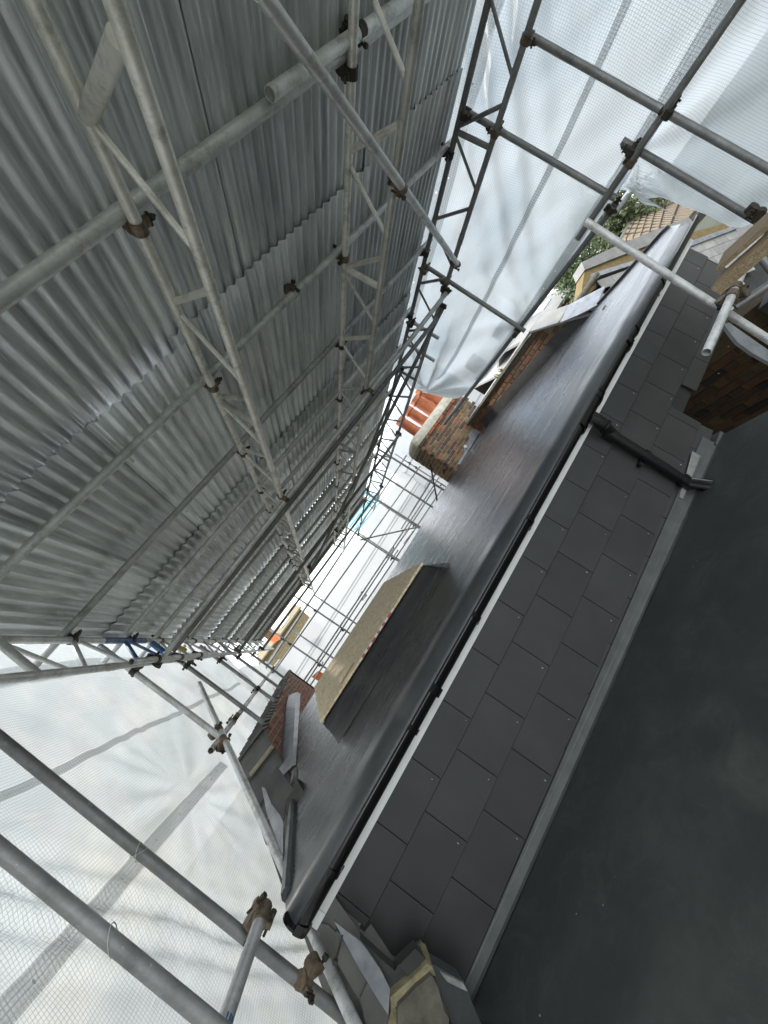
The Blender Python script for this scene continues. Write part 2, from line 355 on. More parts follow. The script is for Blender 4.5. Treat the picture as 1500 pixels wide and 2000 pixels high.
def tube(label, p, q, mat='galv', r=.02415, bend=.004, group=None, name='scaffold_tube', cat='scaffold tube', n=16):
    p, q = Vector(p), Vector(q); t = thing(name, label, cat, p, group)
    d = (q-p); Ln = d.length; d.normalize(); a = d.orthogonal().normalized()
    g = G(); b = d.cross(a); K = 4; h = .004
    ang = R.random()*6.28; bo = (a*math.cos(ang)+b*math.sin(ang))*bend*min(1, Ln/4)
    def ring(c, rr): return [c+(a*math.cos(2*math.pi*i/n)+b*math.sin(2*math.pi*i/n))*rr for i in range(n)]
    vs = ring(p+d*.1, r-h)+ring(p, r-h)
    for k in range(K+1):
        tt = k/K; vs += ring(p+d*Ln*tt+bo*math.sin(math.pi*tt), r)
    vs += ring(q, r-h)+ring(q-d*.1, r-h); rows = K+5
    g.add(vs, [(k*n+i, k*n+(i+1) % n, (k+1)*n+(i+1) % n, (k+1)*n+i) for k in range(rows-1) for i in range(n)]+[tuple(range(n)), tuple(reversed(range((rows-1)*n, rows*n)))])
    o = g.make('tube', mat, t); smooth_by_angle(o, 50)
    return t

# ================================================================== SETTING
g = G(); g.add([(-400, -400, -8.5), (400, -400, -8.5), (400, 600, -8.5), (-400, 600, -8.5)], [(0, 1, 2, 3)])
MT['ground'] = simple('garden_ground', (.02, .03, .012), (.05, .05, .03), .95, 0, .4)
tag(g.make('ground', 'ground'), kind='structure')

# flat extension roof the photographer stands on
FX1 = 2.565
def fz(x): return .108-.03*x
vs = []; fs = []; NX, NY = 50, 40
for j in range(NY+1):
    for i in range(NX+1):
        x = -.92+(FX1+.92)*i/NX; y = -3.+(2.14+3.)*j/NY
        z = fz(x) + .006*noise.noise(Vector((x*1.3, y*1.3, 0)))
        vs.append((x, y, z))
for j in range(NY):
    for i in range(NX): a = j*(NX+1)+i; fs.append((a, a+1, a+NX+2, a+NX+1))
fr = mesh('extension_flat_roof', vs, fs, 'floor', None, True); tag(fr, kind='structure'); fix(fr)
g = G(); g.box((-.92, -3, -.25), (FX1, 2.14, -.03)); g.make('roof_deck', 'floor', fr)
g = G(); rr = random.Random(3)
for _ in range(45):
    x, y = rr.uniform(-.8, 2.4), rr.uniform(.2, 2.05); q = rr.uniform(.0008, .002); z = fz(x)+.004
    a = rr.random()*3; c_, s_ = math.cos(a)*q*rr.uniform(1, 3), math.sin(a)*q
    g.add([(x-c_, y-s_, z), (x+s_, y-c_, z), (x+c_, y+s_, z), (x, y, z+q)], [(0, 1, 3), (1, 2, 3), (2, 0, 3), (0, 2, 1)])
tag(g.make('roof_grit', 'mortar', fr), kind='stuff')
g = G(); g.box((FX1, -3, -.2), (FX1+.03, 2.1, .012)); g.make('edge_trim', 'flash', fr)
g = G(); g.box((-.9, -3, -4), (FX1-.02, 2.1, -.26)); tag(g.make('extension_wall', 'brick_stock'), 'brick wall of the extension under the dark flat roof', 'wall')

# ================================================================== DORMER
W = 2.2
dm = thing('loft_dormer', 'slate clad loft dormer with grey fibreglass flat roof and black gutter', 'dormer', (0, W, 0))
g = G(); g.box((-.86, W+.01, .02), (2.6, W+.12, .9)); g.box((2.6, W+.01, .30), (4.25, W+.12, .9)); g.make('backing_board', 'lead_dark', dm)
# slates: 305 wide, 235 gauge, half bond
SW, GA = .305, .235
rows = [(.64, .84), (.402, .64), (.165, .402), (.07, .165)]
offs = [-.5175, -.67, -.5175, -.67]
def slate_piece(x0, x1, z0, z1, ov=.02, y=W):
    g = G(); t = .005
    # lower edge stands proud of the course below, head tucks under the course above
    g.add([(x0, y-.018, z0+.006), (x1, y-.018, z0+.006), (x1, y-.004, z1+ov), (x0, y-.004, z1+ov),
           (x0, y-.009, z0), (x1, y-.009, z0), (x1, y-.004+t, z1+ov), (x0, y-.004+t, z1+ov)],
          [(0, 1, 2, 3), (7, 6, 5, 4), (0, 4, 5, 1), (1, 5, 6, 2), (2, 6, 7, 3), (3, 7, 4, 0)])
    return g
rv = G()
for ri, ((z0, z1), o0) in enumerate(zip(rows, offs)):
    y = W - .0015*ri*0
    k0 = -2
    while True:
        xa = o0+k0*SW; xb = xa+SW-.004; k0 += 1
        lim_l = (-.86, -.88, -.83, -.80)[ri]
        if xb < lim_l+.01: continue
        if xa > 4.22: break
        xa = max(xa, lim_l)
        za, zb = z0, z1
        if xa > 2.58:
            if ri == 3: continue
            if ri == 2: za = .285
            if ri == 2 and xa > 3.5: continue
        xe = min(xb, 4.22)
        if ri >= 2 and xa < 2.6 < xe: xe = 2.6
        j = R.uniform(-.0012, .0012)
        slate_piece(xa, xe, za+j, zb).make('slate', 'slate', dm, loc=(xa, W, za))
        if ri < 3 and R.random() < .6:
            px = xa+R.uniform(-.012, .012)-.03; pz = z0+.0+R.uniform(.02, .04)
            rv.box((px, W-.0205, pz), (px+R.uniform(.001, .0025), W-.014, pz+R.uniform(.004, .009)))
tag(rv.make('slate_rivets', 'white', dm), kind='stuff')
# base flashing down to the floor
g = G(); g.add([(-.84, W-.022, .172), (2.5, W-.022, .13), (2.5, W-.024, .06), (-.84, W-.024, .165), (-.84, W-.045, .140), (2.5, W-.045, .038), (-.84, W-.062, .137), (2.5, W-.062, .035)],
               [(0, 3, 2, 1), (3, 4, 5, 2), (4, 6, 7, 5)]); g.make('base_flashing', 'flash', dm)
g = G()
g.prism([(2.15, W-.026, .14), (2.33, W-.026, .16), (2.33, W-.028, .10), (1.95, W-.028, .10), (1.95, W-.026, .125)], (0, -.004, 0)); g.make('flashing_patch', 'flash_pale', dm)
g = G(); g.box((2.47, W-.05, .002), (FX1+.03, W+.02, .05)); g.make('corner_flashing', 'flash', dm)
# fascia
XL, XR = -.93, 4.28
g = G(); g.box((XL, W-.035, .822), (XR, W-.014, .97)); g.make('fascia_board', 'upvc', dm)
g = G(); g.box((XL-.03, W-.045, .825), (XL+.03, W-.01, .95)); g.make('fascia_joint', 'upvc', dm)
# roof surface
LX = -.95
def right_x(y):
    if y < 2.5: return 4.3+(y-2.1)*1.55
    if y < 3.45: return 4.92-(y-2.5)*.12
    return 4.84
def back_y(x): return 5.85+.16*(x+.95)
vs = []; fs = []; NX, NY = 90, 110
for j in range(NY+1):
    for i in range(NX+1):
        v = j/NY; u = i/NX
        y0 = 2.2; x_ = LX+(4.84-LX)*u; yb = back_y(x_); y = y0+(yb-y0)*v**1.2
        x = LX+(right_x(y)-LX)*u
        z = rz(y)+.0025*math.exp(-((y-(2.72+.03*x))/.012)**2)+.003*math.exp(-((y-(3.9-.02*x))/.014)**2)+.0055*noise.noise(Vector((x*.9, y*2.2, 3)))+.0012*noise.noise(Vector((x*5, y*9, 1)))
        vs.append((x, y, z))
for j in range(NY):
    for i in range(NX): a = j*(NX+1)+i; fs.append((a, a+1, a+NX+2, a+NX+1))
mesh('roof_surface', vs, fs, 'grp', dm, True)
g = G()
for x in (0,):
    pts = [(LX, 2.24), (LX, 5.85)]
g.prism([(LX, 2.2, .86), (LX, 5.86, 1.1), (LX, 5.86, rz(5.86)-.01), (LX, 2.2, .965)], (.03, 0, 0)); 
g.prism([(LX, 5.9, .9), (4.84, 6.8, .9), (4.84, 6.8, rz(6.8)-.01), (LX, 5.88, rz(5.88)-.01)], (0, -.03, 0)); g.make('roof_edge', 'grp', dm)
# rolled drip edge along the front
prof = [(0, 2.34, rz(2.34)+.001), (0, 2.28, rz(2.28)+.005), (0, 2.235, .986), (0, 2.19, .984), (0, 2.15, .975), (0, 2.118, .958), (0, 2.1, .937), (0, 2.094, .915), (0, 2.10, .9), (0, 2.13, .9), (0, 2.16, .915)]
g = G(); N = 60
g.sweep(prof, [(LX-.02+(4.32-LX+.02)*i/N, .002*noise.noise(Vector((i*.5, 0, 0))), .002*noise.noise(Vector((i*.4, 5, 0)))) for i in range(N+1)])
b = len(g.v); g.v += [Vector((LX-.02, *p[1:])) for p in prof]; g.f.append(tuple(b+i for i in range(len(prof))))
b = len(g.v); g.v += [Vector((4.32, *p[1:])) for p in prof]; g.f.append(tuple(reversed([b+i for i in range(len(prof))])))
g.make('drip_edge', 'grp_edge', dm, True)
# raised verge on the left, lip on the right
g = G(); g.prism([(LX-.045, 2.25, .92), (LX+.015, 2.25, .92), (LX+.015, 2.25, rz(2.25)+.018), (LX-.002, 2.25, rz(2.25)+.03), (LX-.03, 2.25, rz(2.25)+.03), (LX-.045, 2.25, rz(2.25)+.012)], (0, 1.55, RS*1.55)); g.make('verge_roll', 'grp_edge', dm)
g = G()
ys = [2.46+i*.1 for i in range(11)]
for a, b in zip(ys[:-1], ys[1:]):
    g.add([(right_x(a)-.02, a, rz(a)-.02), (right_x(a)+.012, a, rz(a)-.02), (right_x(a)+.012, a, rz(a)+.028), (right_x(a)-.012, a, rz(a)+.028),
           (right_x(b)-.02, b, rz(b)-.02), (right_x(b)+.012, b, rz(b)-.02), (right_x(b)+.012, b, rz(b)+.028), (right_x(b)-.012, b, rz(b)+.028)],
          [(0, 4, 7, 3), (3, 7, 6, 2), (2, 6, 5, 1), (0, 3, 2, 1), (4, 5, 6, 7)])
g.make('verge_lip', 'lead_dark', dm)
# drainage scuffs: a small puddle-dark chip
g = G(); q = atp(1180, 601, (0, -RS, 1), .978-RS*2.23); g.box((q.x-.03, q.y-.012, q.z+.002), (q.x+.03, q.y+.012, q.z+.008)); g.make('roof_chip', 'lead_dark', dm)
# gutter
gt_c = (2.108, .934); gr = .061
g = G(); pr = []
for i in range(13):
    a = math.pi+math.pi*i/12; pr.append((0, gt_c[0]-gr*math.cos(a)*-1, gt_c[1]+gr*math.sin(a)))
pr2 = [(0, gt_c[0]+(p[1]-gt_c[0])*.93, gt_c[1]+(p[2]-gt_c[1])*.93) for p in reversed(pr)]
g.sweep(pr+pr2, [(-.955, 0, 0), (4.36, 0, 0)], closed=True); g.make('gutter', 'black', dm, True)
gut = dm.children[-1] if len(dm.children) else dm
gut = [o for o in bpy.data.objects if o.name == 'gutter'][0]; WL['gutter'] = Vector((0, 0, 0))
def gring(x0, x1, rr, name, par=gut):
    g = G(); P = []
    for i in range(13):
        a = math.pi+math.pi*i/12; P.append((0, gt_c[0]+rr*math.cos(a), gt_c[1]+rr*math.sin(a)))
    Q = [(0, gt_c[0]+(p[1]-gt_c[0])*.9, gt_c[1]+(p[2]-gt_c[1])*.9) for p in reversed(P)]
    g.sweep(P+Q, [(x0, 0, 0), (x1, 0, 0)], closed=True)
    for x, fl in ((x0, 0), (x1, 1)):
        b = len(g.v); g.v += [Vector((x, *p[1:])) for p in P+Q]; g.f.append(tuple(b+i for i in range(len(P+Q))))
    return g
brx = [aty(px, py, 2.1).x for px, py in ((655, 1700), (808, 1425), (932, 1210), (1035, 1022), (1168, 770), (1242, 650), (1292, 560))]
for x in brx:
    gg = gring(x-.014, x+.014, gr+.006, 'b'); gg.box((x-.014, 2.155, .885), (x+.014, W-.034, .965)); gg.box((x-.008, W-.042, .85), (x+.012, W-.034, .93)); gg.make('gutter_bracket', 'black', gut)
xo = 2.06
gg = gring(xo-.13, xo+.13, gr+.007, 'o'); gg.cyl((xo, 2.108, .89), (xo, 2.108, .82), .041, 16); gg.make('gutter_outlet', 'black', gut)
for x in (xo-.13, xo+.13, 2.75, .1):
    gring(x-.022, x+.022, gr+.011, 'u').make('gutter_union', 'black', gut)
gg = gring(-.968, -.93, gr+.007, 'e'); gg.cyl((-.972, 2.108, .934), (-.962, 2.108, .934), gr-.01, 18); gg.make('stop_end', 'black', gut)
# downpipe
g = G(); g.cyl((xo, W-.052, .70), (xo, W-.052, .13), .034, 20); dp = smooth_by_angle(g.make('downpipe', 'black', dm), 40); WL[dp.name] = Vector((0, 0, 0))
g = G(); g.cyl((xo, 2.108, .83), (xo, 2.112, .775), .0405, 18); g.cyl((xo, 2.112, .80), (xo+.005, W-.055, .70), .0385, 18); g.cyl((xo, W-.052, .73), (xo, W-.052, .66), .041, 18)
g.cyl((xo, 2.11, .755), (xo, 2.11, .768), .045, 18); g.cyl((xo, 2.11, .80), (xo, 2.11, .812), .045, 18); smooth_by_angle(g.make('offset_bend', 'black', dp), 35)
g = G(); g.cyl((xo, W-.052, .455), (xo, W-.052, .42), .0405, 18); g.box((xo-.075, W-.045, .425), (xo+.05, W-.013, .45)); g.cyl((xo-.07, W-.055, .437), (xo-.07, W-.02, .437), .012, 10); smooth_by_angle(g.make('pipe_clip', 'black', dp), 35)
g = G(); g.cyl((xo, W-.052, .17), (xo, W-.052, .10), .0415, 18); g.cyl((xo, W-.052, .125), (xo, W-.13, .03), .038, 18, r2=.041); g.cyl((xo, W-.052, .15), (xo, W-.052, .162), .045, 18); smooth_by_angle(g.make('rainwater_shoe', 'black', dp), 35)
# rooflight kerb with ply cover
kz = .12
x0k, x1k = -.49, .93; yk0, yk1 = 3.28, 4.98
kb = thing('rooflight_cover', 'plywood board laid over the dark rooflight kerb on the flat roof', 'roof cover', (.2, 4, rz(4)))
g = G()
g.prism([(x0k+.01, yk0+.01, rz(yk0)-.01), (x1k-.01, yk0+.01, rz(yk0)-.01), (x1k-.01, yk1-.01, rz(yk1)-.01), (x0k+.01, yk1-.01, rz(yk1)-.01)], (0, 0, kz-.006))
g.add([(x0k+.005, 2.98, rz(2.98)+.003), (x1k-.01, 2.94, rz(2.94)+.003), (x1k-.01, 3.1, rz(3.1)+.03), (x0k+.005, 3.12, rz(3.12)+.03), (x1k, yk0+.01, rz(yk0)+kz-.012), (x0k, yk0+.01, rz(yk0)+kz-.012)],
      [(0, 1, 2, 3), (3, 2, 4, 5), (1, 4, 2)])
g.add([(x1k-.01, 2.94, rz(2.94)+.003), (x1k+.05, 3.0, rz(3.)+.003), (x1k+.05, yk1, rz(yk1)+.003), (x1k, yk1, rz(yk1)+kz-.012), (x1k, yk0, rz(yk0)+kz-.012)], [(0, 1, 4), (1, 2, 3, 4)])
g.make('kerb', 'grp', kb)
pz = lambda y: rz(y)+kz
g = G(); g.add([(x0k, yk0, pz(yk0)), (x1k+.01, yk0, pz(yk0)), (x1k+.01, yk1, pz(yk1)), (x0k, yk1, pz(yk1)), (x0k, yk0, pz(yk0)+.018), (x1k+.01, yk0, pz(yk0)+.018), (x1k+.01, yk1, pz(yk1)+.018), (x0k, yk1, pz(yk1)+.018)],
      [(0, 3, 2, 1), (4, 5, 6, 7), (0, 1, 5, 4), (1, 2, 6, 5), (2, 3, 7, 6), (3, 0, 4, 7)]); g.make('plywood_sheet', 'ply', kb, loc=(0, 4, 1.2))
x = .02
g = G(); g2 = G(); i = 0
while x < .48:
    wd = R.uniform(.018, .05); (g if i % 2 and R.random() < .8 else g2).box((x, yk0-.003, pz(yk0)+.002), (x+wd, yk0, pz(yk0)+.015)); x += wd; i += 1
tag(g.make('red_tape', 'red', kb), kind='stuff'); tag(g2.make('white_tape', 'white', kb), kind='stuff')
g = G(); g.prism([(-.2, 3.36, pz(3.36)+.0195), (-.02, 3.40, pz(3.40)+.0195), (-.03, 3.46, pz(3.46)+.0195), (-.21, 3.42, pz(3.42)+.0195)], (0, 0, .0008))
MT['stamp'] = simple('inked_wood_stamp', (.38, .27, .14), (.34, .25, .13), .8); g.make('inked_stamp', 'stamp', kb)

# ================================================================== BRICKWORK
def brick_src(name, l, d, h, mat):
    me = []
    for v in range(4):
        g = G(); rr = random.Random(v+int(l*1000)); b = .003
        j = lambda s=.0022: rr.uniform(-s, s)
        x, y, z = l/2, d/2, h/2
        vs = []
        for (sx, sy, sz) in [(-1, -1, -1), (1, -1, -1), (1, 1, -1), (-1, 1, -1), (-1, -1, 1), (1, -1, 1), (1, 1, 1), (-1, 1, 1)]:
            vs.append((sx*x+j(), sy*y+j(), sz*z+j()))
        # chamfered outer face (local -Y)
        f = [((-x+.006+j()), -y-.004+j(.001), -z+.006+j()), (x-.006+j(), -y-.004+j(.001), -z+.006+j()), (x-.006+j(), -y-.004+j(.001), z-.006+j()), (-x+.006+j(), -y-.004+j(.001), z-.006+j())]
        g.add(vs+f, [(0, 3, 2, 1), (4, 5, 6, 7), (1, 2, 6, 5), (2, 3, 7, 6), (3, 0, 4, 7), (8, 9, 10, 11), (0, 1, 9, 8), (1, 5, 10, 9), (5, 4, 11, 10), (4, 0, 8, 11)])
        o = g.make(name, mat); COL.objects.unlink(o); me.append(o)
    return me
def lay(par, origin, udir, ndir, length, z0, z1, mat, top=lambda s: 99, bot=lambda s: -99, course=.075, bl=.225, jt=.013, proud=-.003, skip=.0, maxn=290, rough=.003):
    """lay bricks on a wall face: origin at s=0, udir along the wall, ndir outward"""
    u, n = Vector(udir).normalized(), Vector(ndir).normalized()
    full = brick_src('brick', bl-jt, .06, course-jt, mat); half = brick_src('brick', bl/2-jt, .06, course-jt, mat)
    rot = Matrix(((u.x, -n.x, 0, 0), (u.y, -n.y, 0, 0), (0, 0, 1, 0), (0, 0, 0, 1)))
    if rot.to_3x3().determinant() < 0: rot = Matrix(((-u.x, -n.x, 0, 0), (-u.y, -n.y, 0, 0), (0, 0, 1, 0), (0, 0, 0, 1)))
    cnt = 0; ci = 0; z = z0
    while z+course*.5 < z1:
        s = 0; flem = ci % 2; k = 0
        if flem: s = bl*.25
        items = []
        if flem: items.append((0, bl*.25-.0, None))
        while s < length-.03:
            isfull = (k+ci) % 2 == 0
            Lb = bl if isfull else bl/2
            if s+Lb > length: Lb = bl/2
            items.append((s, Lb, full if Lb == bl else half)); s += Lb; k += 1
        for s_, Lb, src in items:
            if src is None: continue
            c = s_+Lb/2
            if z+course > top(c) or z < bot(c) or R.random() < skip: continue
            if cnt >= maxn: return cnt
            p = Vector(origin)+u*c+n*(-.026+proud+R.uniform(-rough, rough)); p.z = z+course/2
            m4 = Matrix.Translation(p) @ rot @ Matrix.Rotation(R.uniform(-.008, .008), 4, 'Y')
            link_copy(R.choice(src), m4, par, 'brick'); cnt += 1
        z += course; ci += 1
    return cnt

# left party wall parapet
LPX = -1.15
def lp_top(y):
    if y >= 4.85: return 1.50+.06*(y-4.85)
    return 1.50-(4.85-y)*.60
lp = thing('parapet_wall', 'red brick parapet at the left end of the flat roof capped with overlapping slates', 'parapet', (LPX, 6, 1))
g = G(); P = [(LPX-.004, 1.0, -1.5), (LPX-.004, 11.2, -1.5), (LPX-.004, 11.2, lp_top(11.2)), (LPX-.004, 4.85, lp_top(4.85)), (LPX-.004, 1.0, lp_top(1.0))]
g.prism(P, (-.25, 0, 0)); g.make('wall_core', 'mortar', lp)
lay(lp, (LPX, 4.2, 0), (0, 1, 0), (1, 0, 0), 6.9, 1.07, 2.0, 'brick_red', top=lambda s: lp_top(4.2+s)+.01, bot=lambda s: (rz(4.2+s)+.03 if s < 3.3 else 1.04), maxn=299)
g = G(); g.box((LPX-.3, 11.2, 1.1), (LPX+.03, 11.26, lp_top(11.2)+.06)); g.make('end_board', 'lead_dark', lp)
# overlapping coping slates, level run
y = 4.9; i = 0
while y < 11.15:
    L_ = .21; z = lp_top(y)
    g = G(); xo_ = LPX+.045+R.uniform(-.008, .008); t = .012
    e1, e2 = R.uniform(-.006, .006), R.uniform(-.01, .01)
    g.add([(-1.47, y-.03+e2, z+.075+e1), (xo_, y-.03, z+.058+e1), (xo_, y+L_, z+.018), (-1.47, y+L_, z+.03),
           (-1.47, y-.03+e2, z+.062+e1-t), (xo_, y-.03, z+.045+e1-t), (xo_, y+L_, z+.0), (-1.47, y+L_, z+.012)],
          [(0, 1, 2, 3), (7, 6, 5, 4), (0, 4, 5, 1), (1, 5, 6, 2), (2, 6, 7, 3), (3, 7, 4, 0)])
    g.make('coping_slate', 'slate_old', lp, loc=(-1.3, y, z)); y += L_-.01; i += 1
# raking run down the old roof slope
y = 4.88
while y > 1.1:
    L_ = .34; z = lp_top(y); z2 = lp_top(y-L_)
    g = G(); e = R.uniform(-.01, .01); u = .018
    g.add([(-1.5, y+.02, z+.05), (LPX+.05+e, y+.02, z+.02), (LPX+.05+e, y-L_, z2+.035), (-1.5, y-L_, z2+.065),
           (-1.5, y+.02, z+.03), (LPX+.05+e, y+.02, z+.0), (LPX+.05+e, y-L_, z2+.012), (-1.5, y-L_, z2+.042)],
          [(0, 3, 2, 1), (4, 5, 6, 7), (0, 1, 5, 4), (1, 2, 6, 5), (2, 3, 7, 6), (3, 0, 4, 7)])
    g.make('coping_slate', 'slate_cope' if y > 3.3 else 'slate_old', lp, loc=(-1.3, y, z)); y -= L_-.012
# mortar beds between raking slates
for yy in (4.55, 3.55, 3.88, 2.2):
    z = lp_top(yy); g = G(); g.prism([(-1.4, yy-.02, z+.06), (LPX+.06, yy-.02, z+.035), (LPX+.06, yy+.012, z+.05), (-1.4, yy+.012, z+.075)], (0, 0, -.02)); g.make('mortar_joint', 'mortar', lp)
# lead skirt at foot of the brick face
yl0, yl1 = 4.15, 7.7
LHF = lambda y: .05+.10*max(0, min(1, (y-4.0)/2.8))
for k_, (a, b) in enumerate(((3.98, 5.35), (5.35, 6.4), (6.4, 7.1), (7.1, 7.7))):
    g = G(); K = 8
    for i in range(K):
        ya = a+(b-a)*i/K; yb = a+(b-a)*(i+1)/K; e = [.006*noise.noise(Vector((yy*9, 2, k_))) for yy in (ya, yb)]
        ring = lambda yy, ee: [(LPX+.006, yy, rz(yy)+LHF(yy)+.004+ee), (LPX+.05, yy, rz(yy)+LHF(yy)+ee), (LPX+.15+ee, yy, rz(yy)+LHF(yy)*.5), (LPX+.16, yy, rz(yy)+LHF(yy)*.46), (LPX+.185+ee, yy, rz(yy)+.004)]
        g.add(ring(ya, e[0])+ring(yb+.004, e[1]), [(i_, i_+5, i_+6, i_+1) for i_ in range(4)])
    g.make('lead_flashing', 'lead', lp)
# strip of old roof and lead soaker between parapet and dormer cheek
def slopept(px, py, h=.12): return atp(px, py, (0, -.62, 1), PZ(0)+h)
g = G(); g.prism([slopept(*q, .13) for q in ((511, 1537), (524, 1541), (553, 1605), (553, 1690), (541, 1640), (521, 1588))], (0, 0, -.012)); g.make('lead_soaker', 'lead', lp)
g = G(); g.prism([slopept(*q, .15) for q in ((540, 1497), (556, 1518), (572, 1540), (558, 1565), (553, 1600), (530, 1570), (516, 1535))], (0, 0, -.012)); g.make('folded_lead', 'slate_cope', lp)

# old pitched roof to the left and right of the dormer
def pitched(label, x0, x1, y0, y1, mat, name='pitched_roof', sw=.28, gg_=.24, cond=lambda x, y: True):
    t = thing(name, label, 'roof', (x0, y0, PZ(y0)))
    g = G(); g.prism([(x0, y0, PZ(y0)-.03), (x1, y0, PZ(y0)-.03), (x1, y1, PZ(y1)-.03), (x0, y1, PZ(y1)-.03)], (0, 0, -.12)); g.make('roof_boarding', 'lead_dark', t)
    y = y0; r_ = 0
    while y < y1:
        x = x0-(sw/2 if r_ % 2 else 0)
        while x < x1:
            xa, xb = max(x, x0), min(x+sw-.005, x1)
            if xb-xa > .03 and cond((xa+xb)/2, y):
                g = G(); ya, yb = y, min(y+gg_+.05, y1); e = R.uniform(0, .004)
                g.add([(xa, ya, PZ(ya)+.004+e), (xb, ya, PZ(ya)+.004+e), (xb, yb, PZ(yb)-.008), (xa, yb, PZ(yb)-.008),
                       (xa, ya, PZ(ya)-.006+e), (xb, ya, PZ(ya)-.006+e), (xb, yb, PZ(yb)-.016), (xa, yb, PZ(yb)-.016)],
                      [(0, 1, 2, 3), (7, 6, 5, 4), (0, 4, 5, 1), (1, 5, 6, 2), (2, 6, 7, 3), (3, 7, 4, 0)])
                g.make('slate', mat, t, loc=(xa, ya, PZ(ya)))
            x += sw
        y += gg_; r_ += 1
    return t
pitched('old grey slate roof strip left of the dormer and beneath the raking tube', -1.16, -.86, 1.35, 3.3, 'slate_old')
# a few old slates lapping over the left end of the new cladding
ov = thing('overlapping_slates', 'stepped old grey slates lapping the lower left end of the new dormer cladding', 'roof slates', (-.9, W-.05, .5))
for pts, yy in (([(614, 1802), (652, 1749), (709, 1829), (705, 1840), (668, 1812), (655, 1880), (640, 1860)], W-.03), ([(724, 1804), (779, 1888), (772, 1896), (745, 1880), (702, 1838)], W-.028),
                ([(612, 1800), (640, 1806), (664, 1828), (720, 1920), (740, 2020), (705, 2020), (660, 1900)], W-.04)):
    g = G(); g.prism([aty(px, py, yy) for px, py in pts], (0, .008, 0)); g.make('slate', 'slate_old', ov)
# bright lead tongue
def poly3(pix, plane_y, thick, dy=None):
    return [aty(px, py, plane_y+(dy[i] if dy else 0)) for i, (px, py) in enumerate(pix)]
zz = lambda a: [(650+x/4.286, 1750+y/4.286) for x, y in a]
pb = thing('broken_parapet_end', 'broken mortar topped parapet end with slate cap beside the dark flat roof', 'parapet', aty(800, 1920, 1.95))
g = G(); g.prism(poly3(zz([(10, 210), (235, 385), (300, 470), (400, 620), (480, 780), (465, 1000), (330, 790), (200, 570)]), 1.97, 0), (0, .012, 0)); g.make('lead_tongue', 'lead', pb)
g = G(); g.prism(poly3(zz([(230, 370), (440, 560), (520, 630), (550, 575), (690, 440), (790, 540), (500, 840), (400, 640)]), 2.0, 0), (0, .05, 0)); g.make('slate_cap', 'slate_cope', pb)
g = G(); g.prism(poly3(zz([(560, 575), (690, 440), (788, 538), (640, 690)]), 1.985, 0), (0, .012, 0)); g.make('slate_piece', 'slate_cope', pb)
g = G(); A_ = zz([(480, 850), (660, 690), (790, 565), (835, 590), (862, 672), (820, 660), (700, 760), (545, 925), (540, 1090), (460, 1090), (490, 960)]); K = len(A_)
g.prism([aty(px, py, 1.96+R.uniform(-.012, .012)) for px, py in A_], (0, .12, 0)); g.make('mortar_bed', 'mortar_bed', pb)
g = G(); g.prism(poly3(zz([(545, 925), (700, 765), (825, 665), (880, 760), (930, 960), (975, 1030), (960, 1200), (540, 1200)]), 1.94, 0), (0, .2, 0)); g.make('coping_stone', 'stone', pb)
g = G(); g.prism(poly3(zz([(795, 545), (960, 640), (1060, 700), (1130, 800), (1210, 1000), (1300, 1200), (990, 1250), (985, 1030), (930, 950), (870, 745)]), 2.0, 0), (0, .06, 0)); g.make('membrane_upstand', 'floor', pb)
g = G(); g.prism(poly3(zz([(900, 640), (1010, 690), (1095, 735), (1130, 800), (1060, 770), (960, 720)]), 1.985, 0), (0, .012, 0)); g.make('torn_flashing', 'flash_pale', pb)
g = G(); g.prism(poly3(zz([(230, 860), (290, 720), (320, 740), (470, 1010), (460, 1200), (300, 1200)]), 1.975, 0), (0, .03, 0)); g.prism(poly3(zz([(30, 290), (80, 330), (200, 570), (300, 710), (230, 880), (150, 760), (40, 560)]), 1.99, 0), (0, .03, 0)); g.make('old_slate', 'slate_old', pb)
g = G(); g.cyl(aty(669, 1826, 1.97), aty(655, 1880, 1.97), .004, 6); g.cyl(aty(655, 1876, 1.97), aty(654, 1882, 1.96), .011, 6); g.make('rusty_nail', 'rust_dark', pb)

# right party wall parapet, raking end toward the eaves
RPX = 4.86
rp = thing('parapet_wall', 'orange brown brick parapet with grey slate coping at the right edge of the flat roof', 'parapet', (RPX, 5, 1))
def rp_top(y): return 1.545+.03*(y-4.2) if y > 4.2 else 1.545-(4.2-y)*.78
g = G(); g.prism([(RPX+.004, 3.5, -1), (RPX+.004, 9, -1), (RPX+.004, 9, rp_top(9)), (RPX+.004, 4.2, rp_top(4.2)), (RPX+.004, 3.5, rp_top(3.5))], (.25, 0, 0)); g.make('wall_core', 'mortar_dk', rp)
lay(rp, (RPX, 3.75, 0), (0, 1, 0), (-1, 0, 0), 3.2, 1.12, 1.7, 'brick_orange', top=lambda s: rp_top(3.75+s)-.01)
for a, b in [(3.52+i*.36, 3.52+(i+1)*.36) for i in range(2)]+[(4.24+i*.42, 4.24+(i+1)*.42) for i in range(11)]:
    g = G(); za, zb = rp_top(a)+.005, rp_top(b-.015)+.005; x0, x1 = RPX-.05, RPX+.31
    g.add([(x0, a, za), (x0, b-.015, zb), (x1, b-.015, zb), (x1, a, za), (x0, a, za+.035), (x0, b-.015, zb+.035), (x1, b-.015, zb+.055), (x1, a, za+.055)],
          [(0, 3, 2, 1), (4, 7, 6, 5)[::-1], (0, 1, 5, 4)[::-1], (1, 2, 6, 5)[::-1], (2, 3, 7, 6)[::-1], (3, 0, 4, 7)[::-1]])
    g.make('coping_slate', 'slate_far', rp, loc=(x0, a, za))
    g = G(); g.box((x0+.004, b-.017, rp_top(b)-.0), (x1-.004, b+.004, rp_top(b)+.045)); g.make('mortar_joint', 'mortar', rp)
g = G()
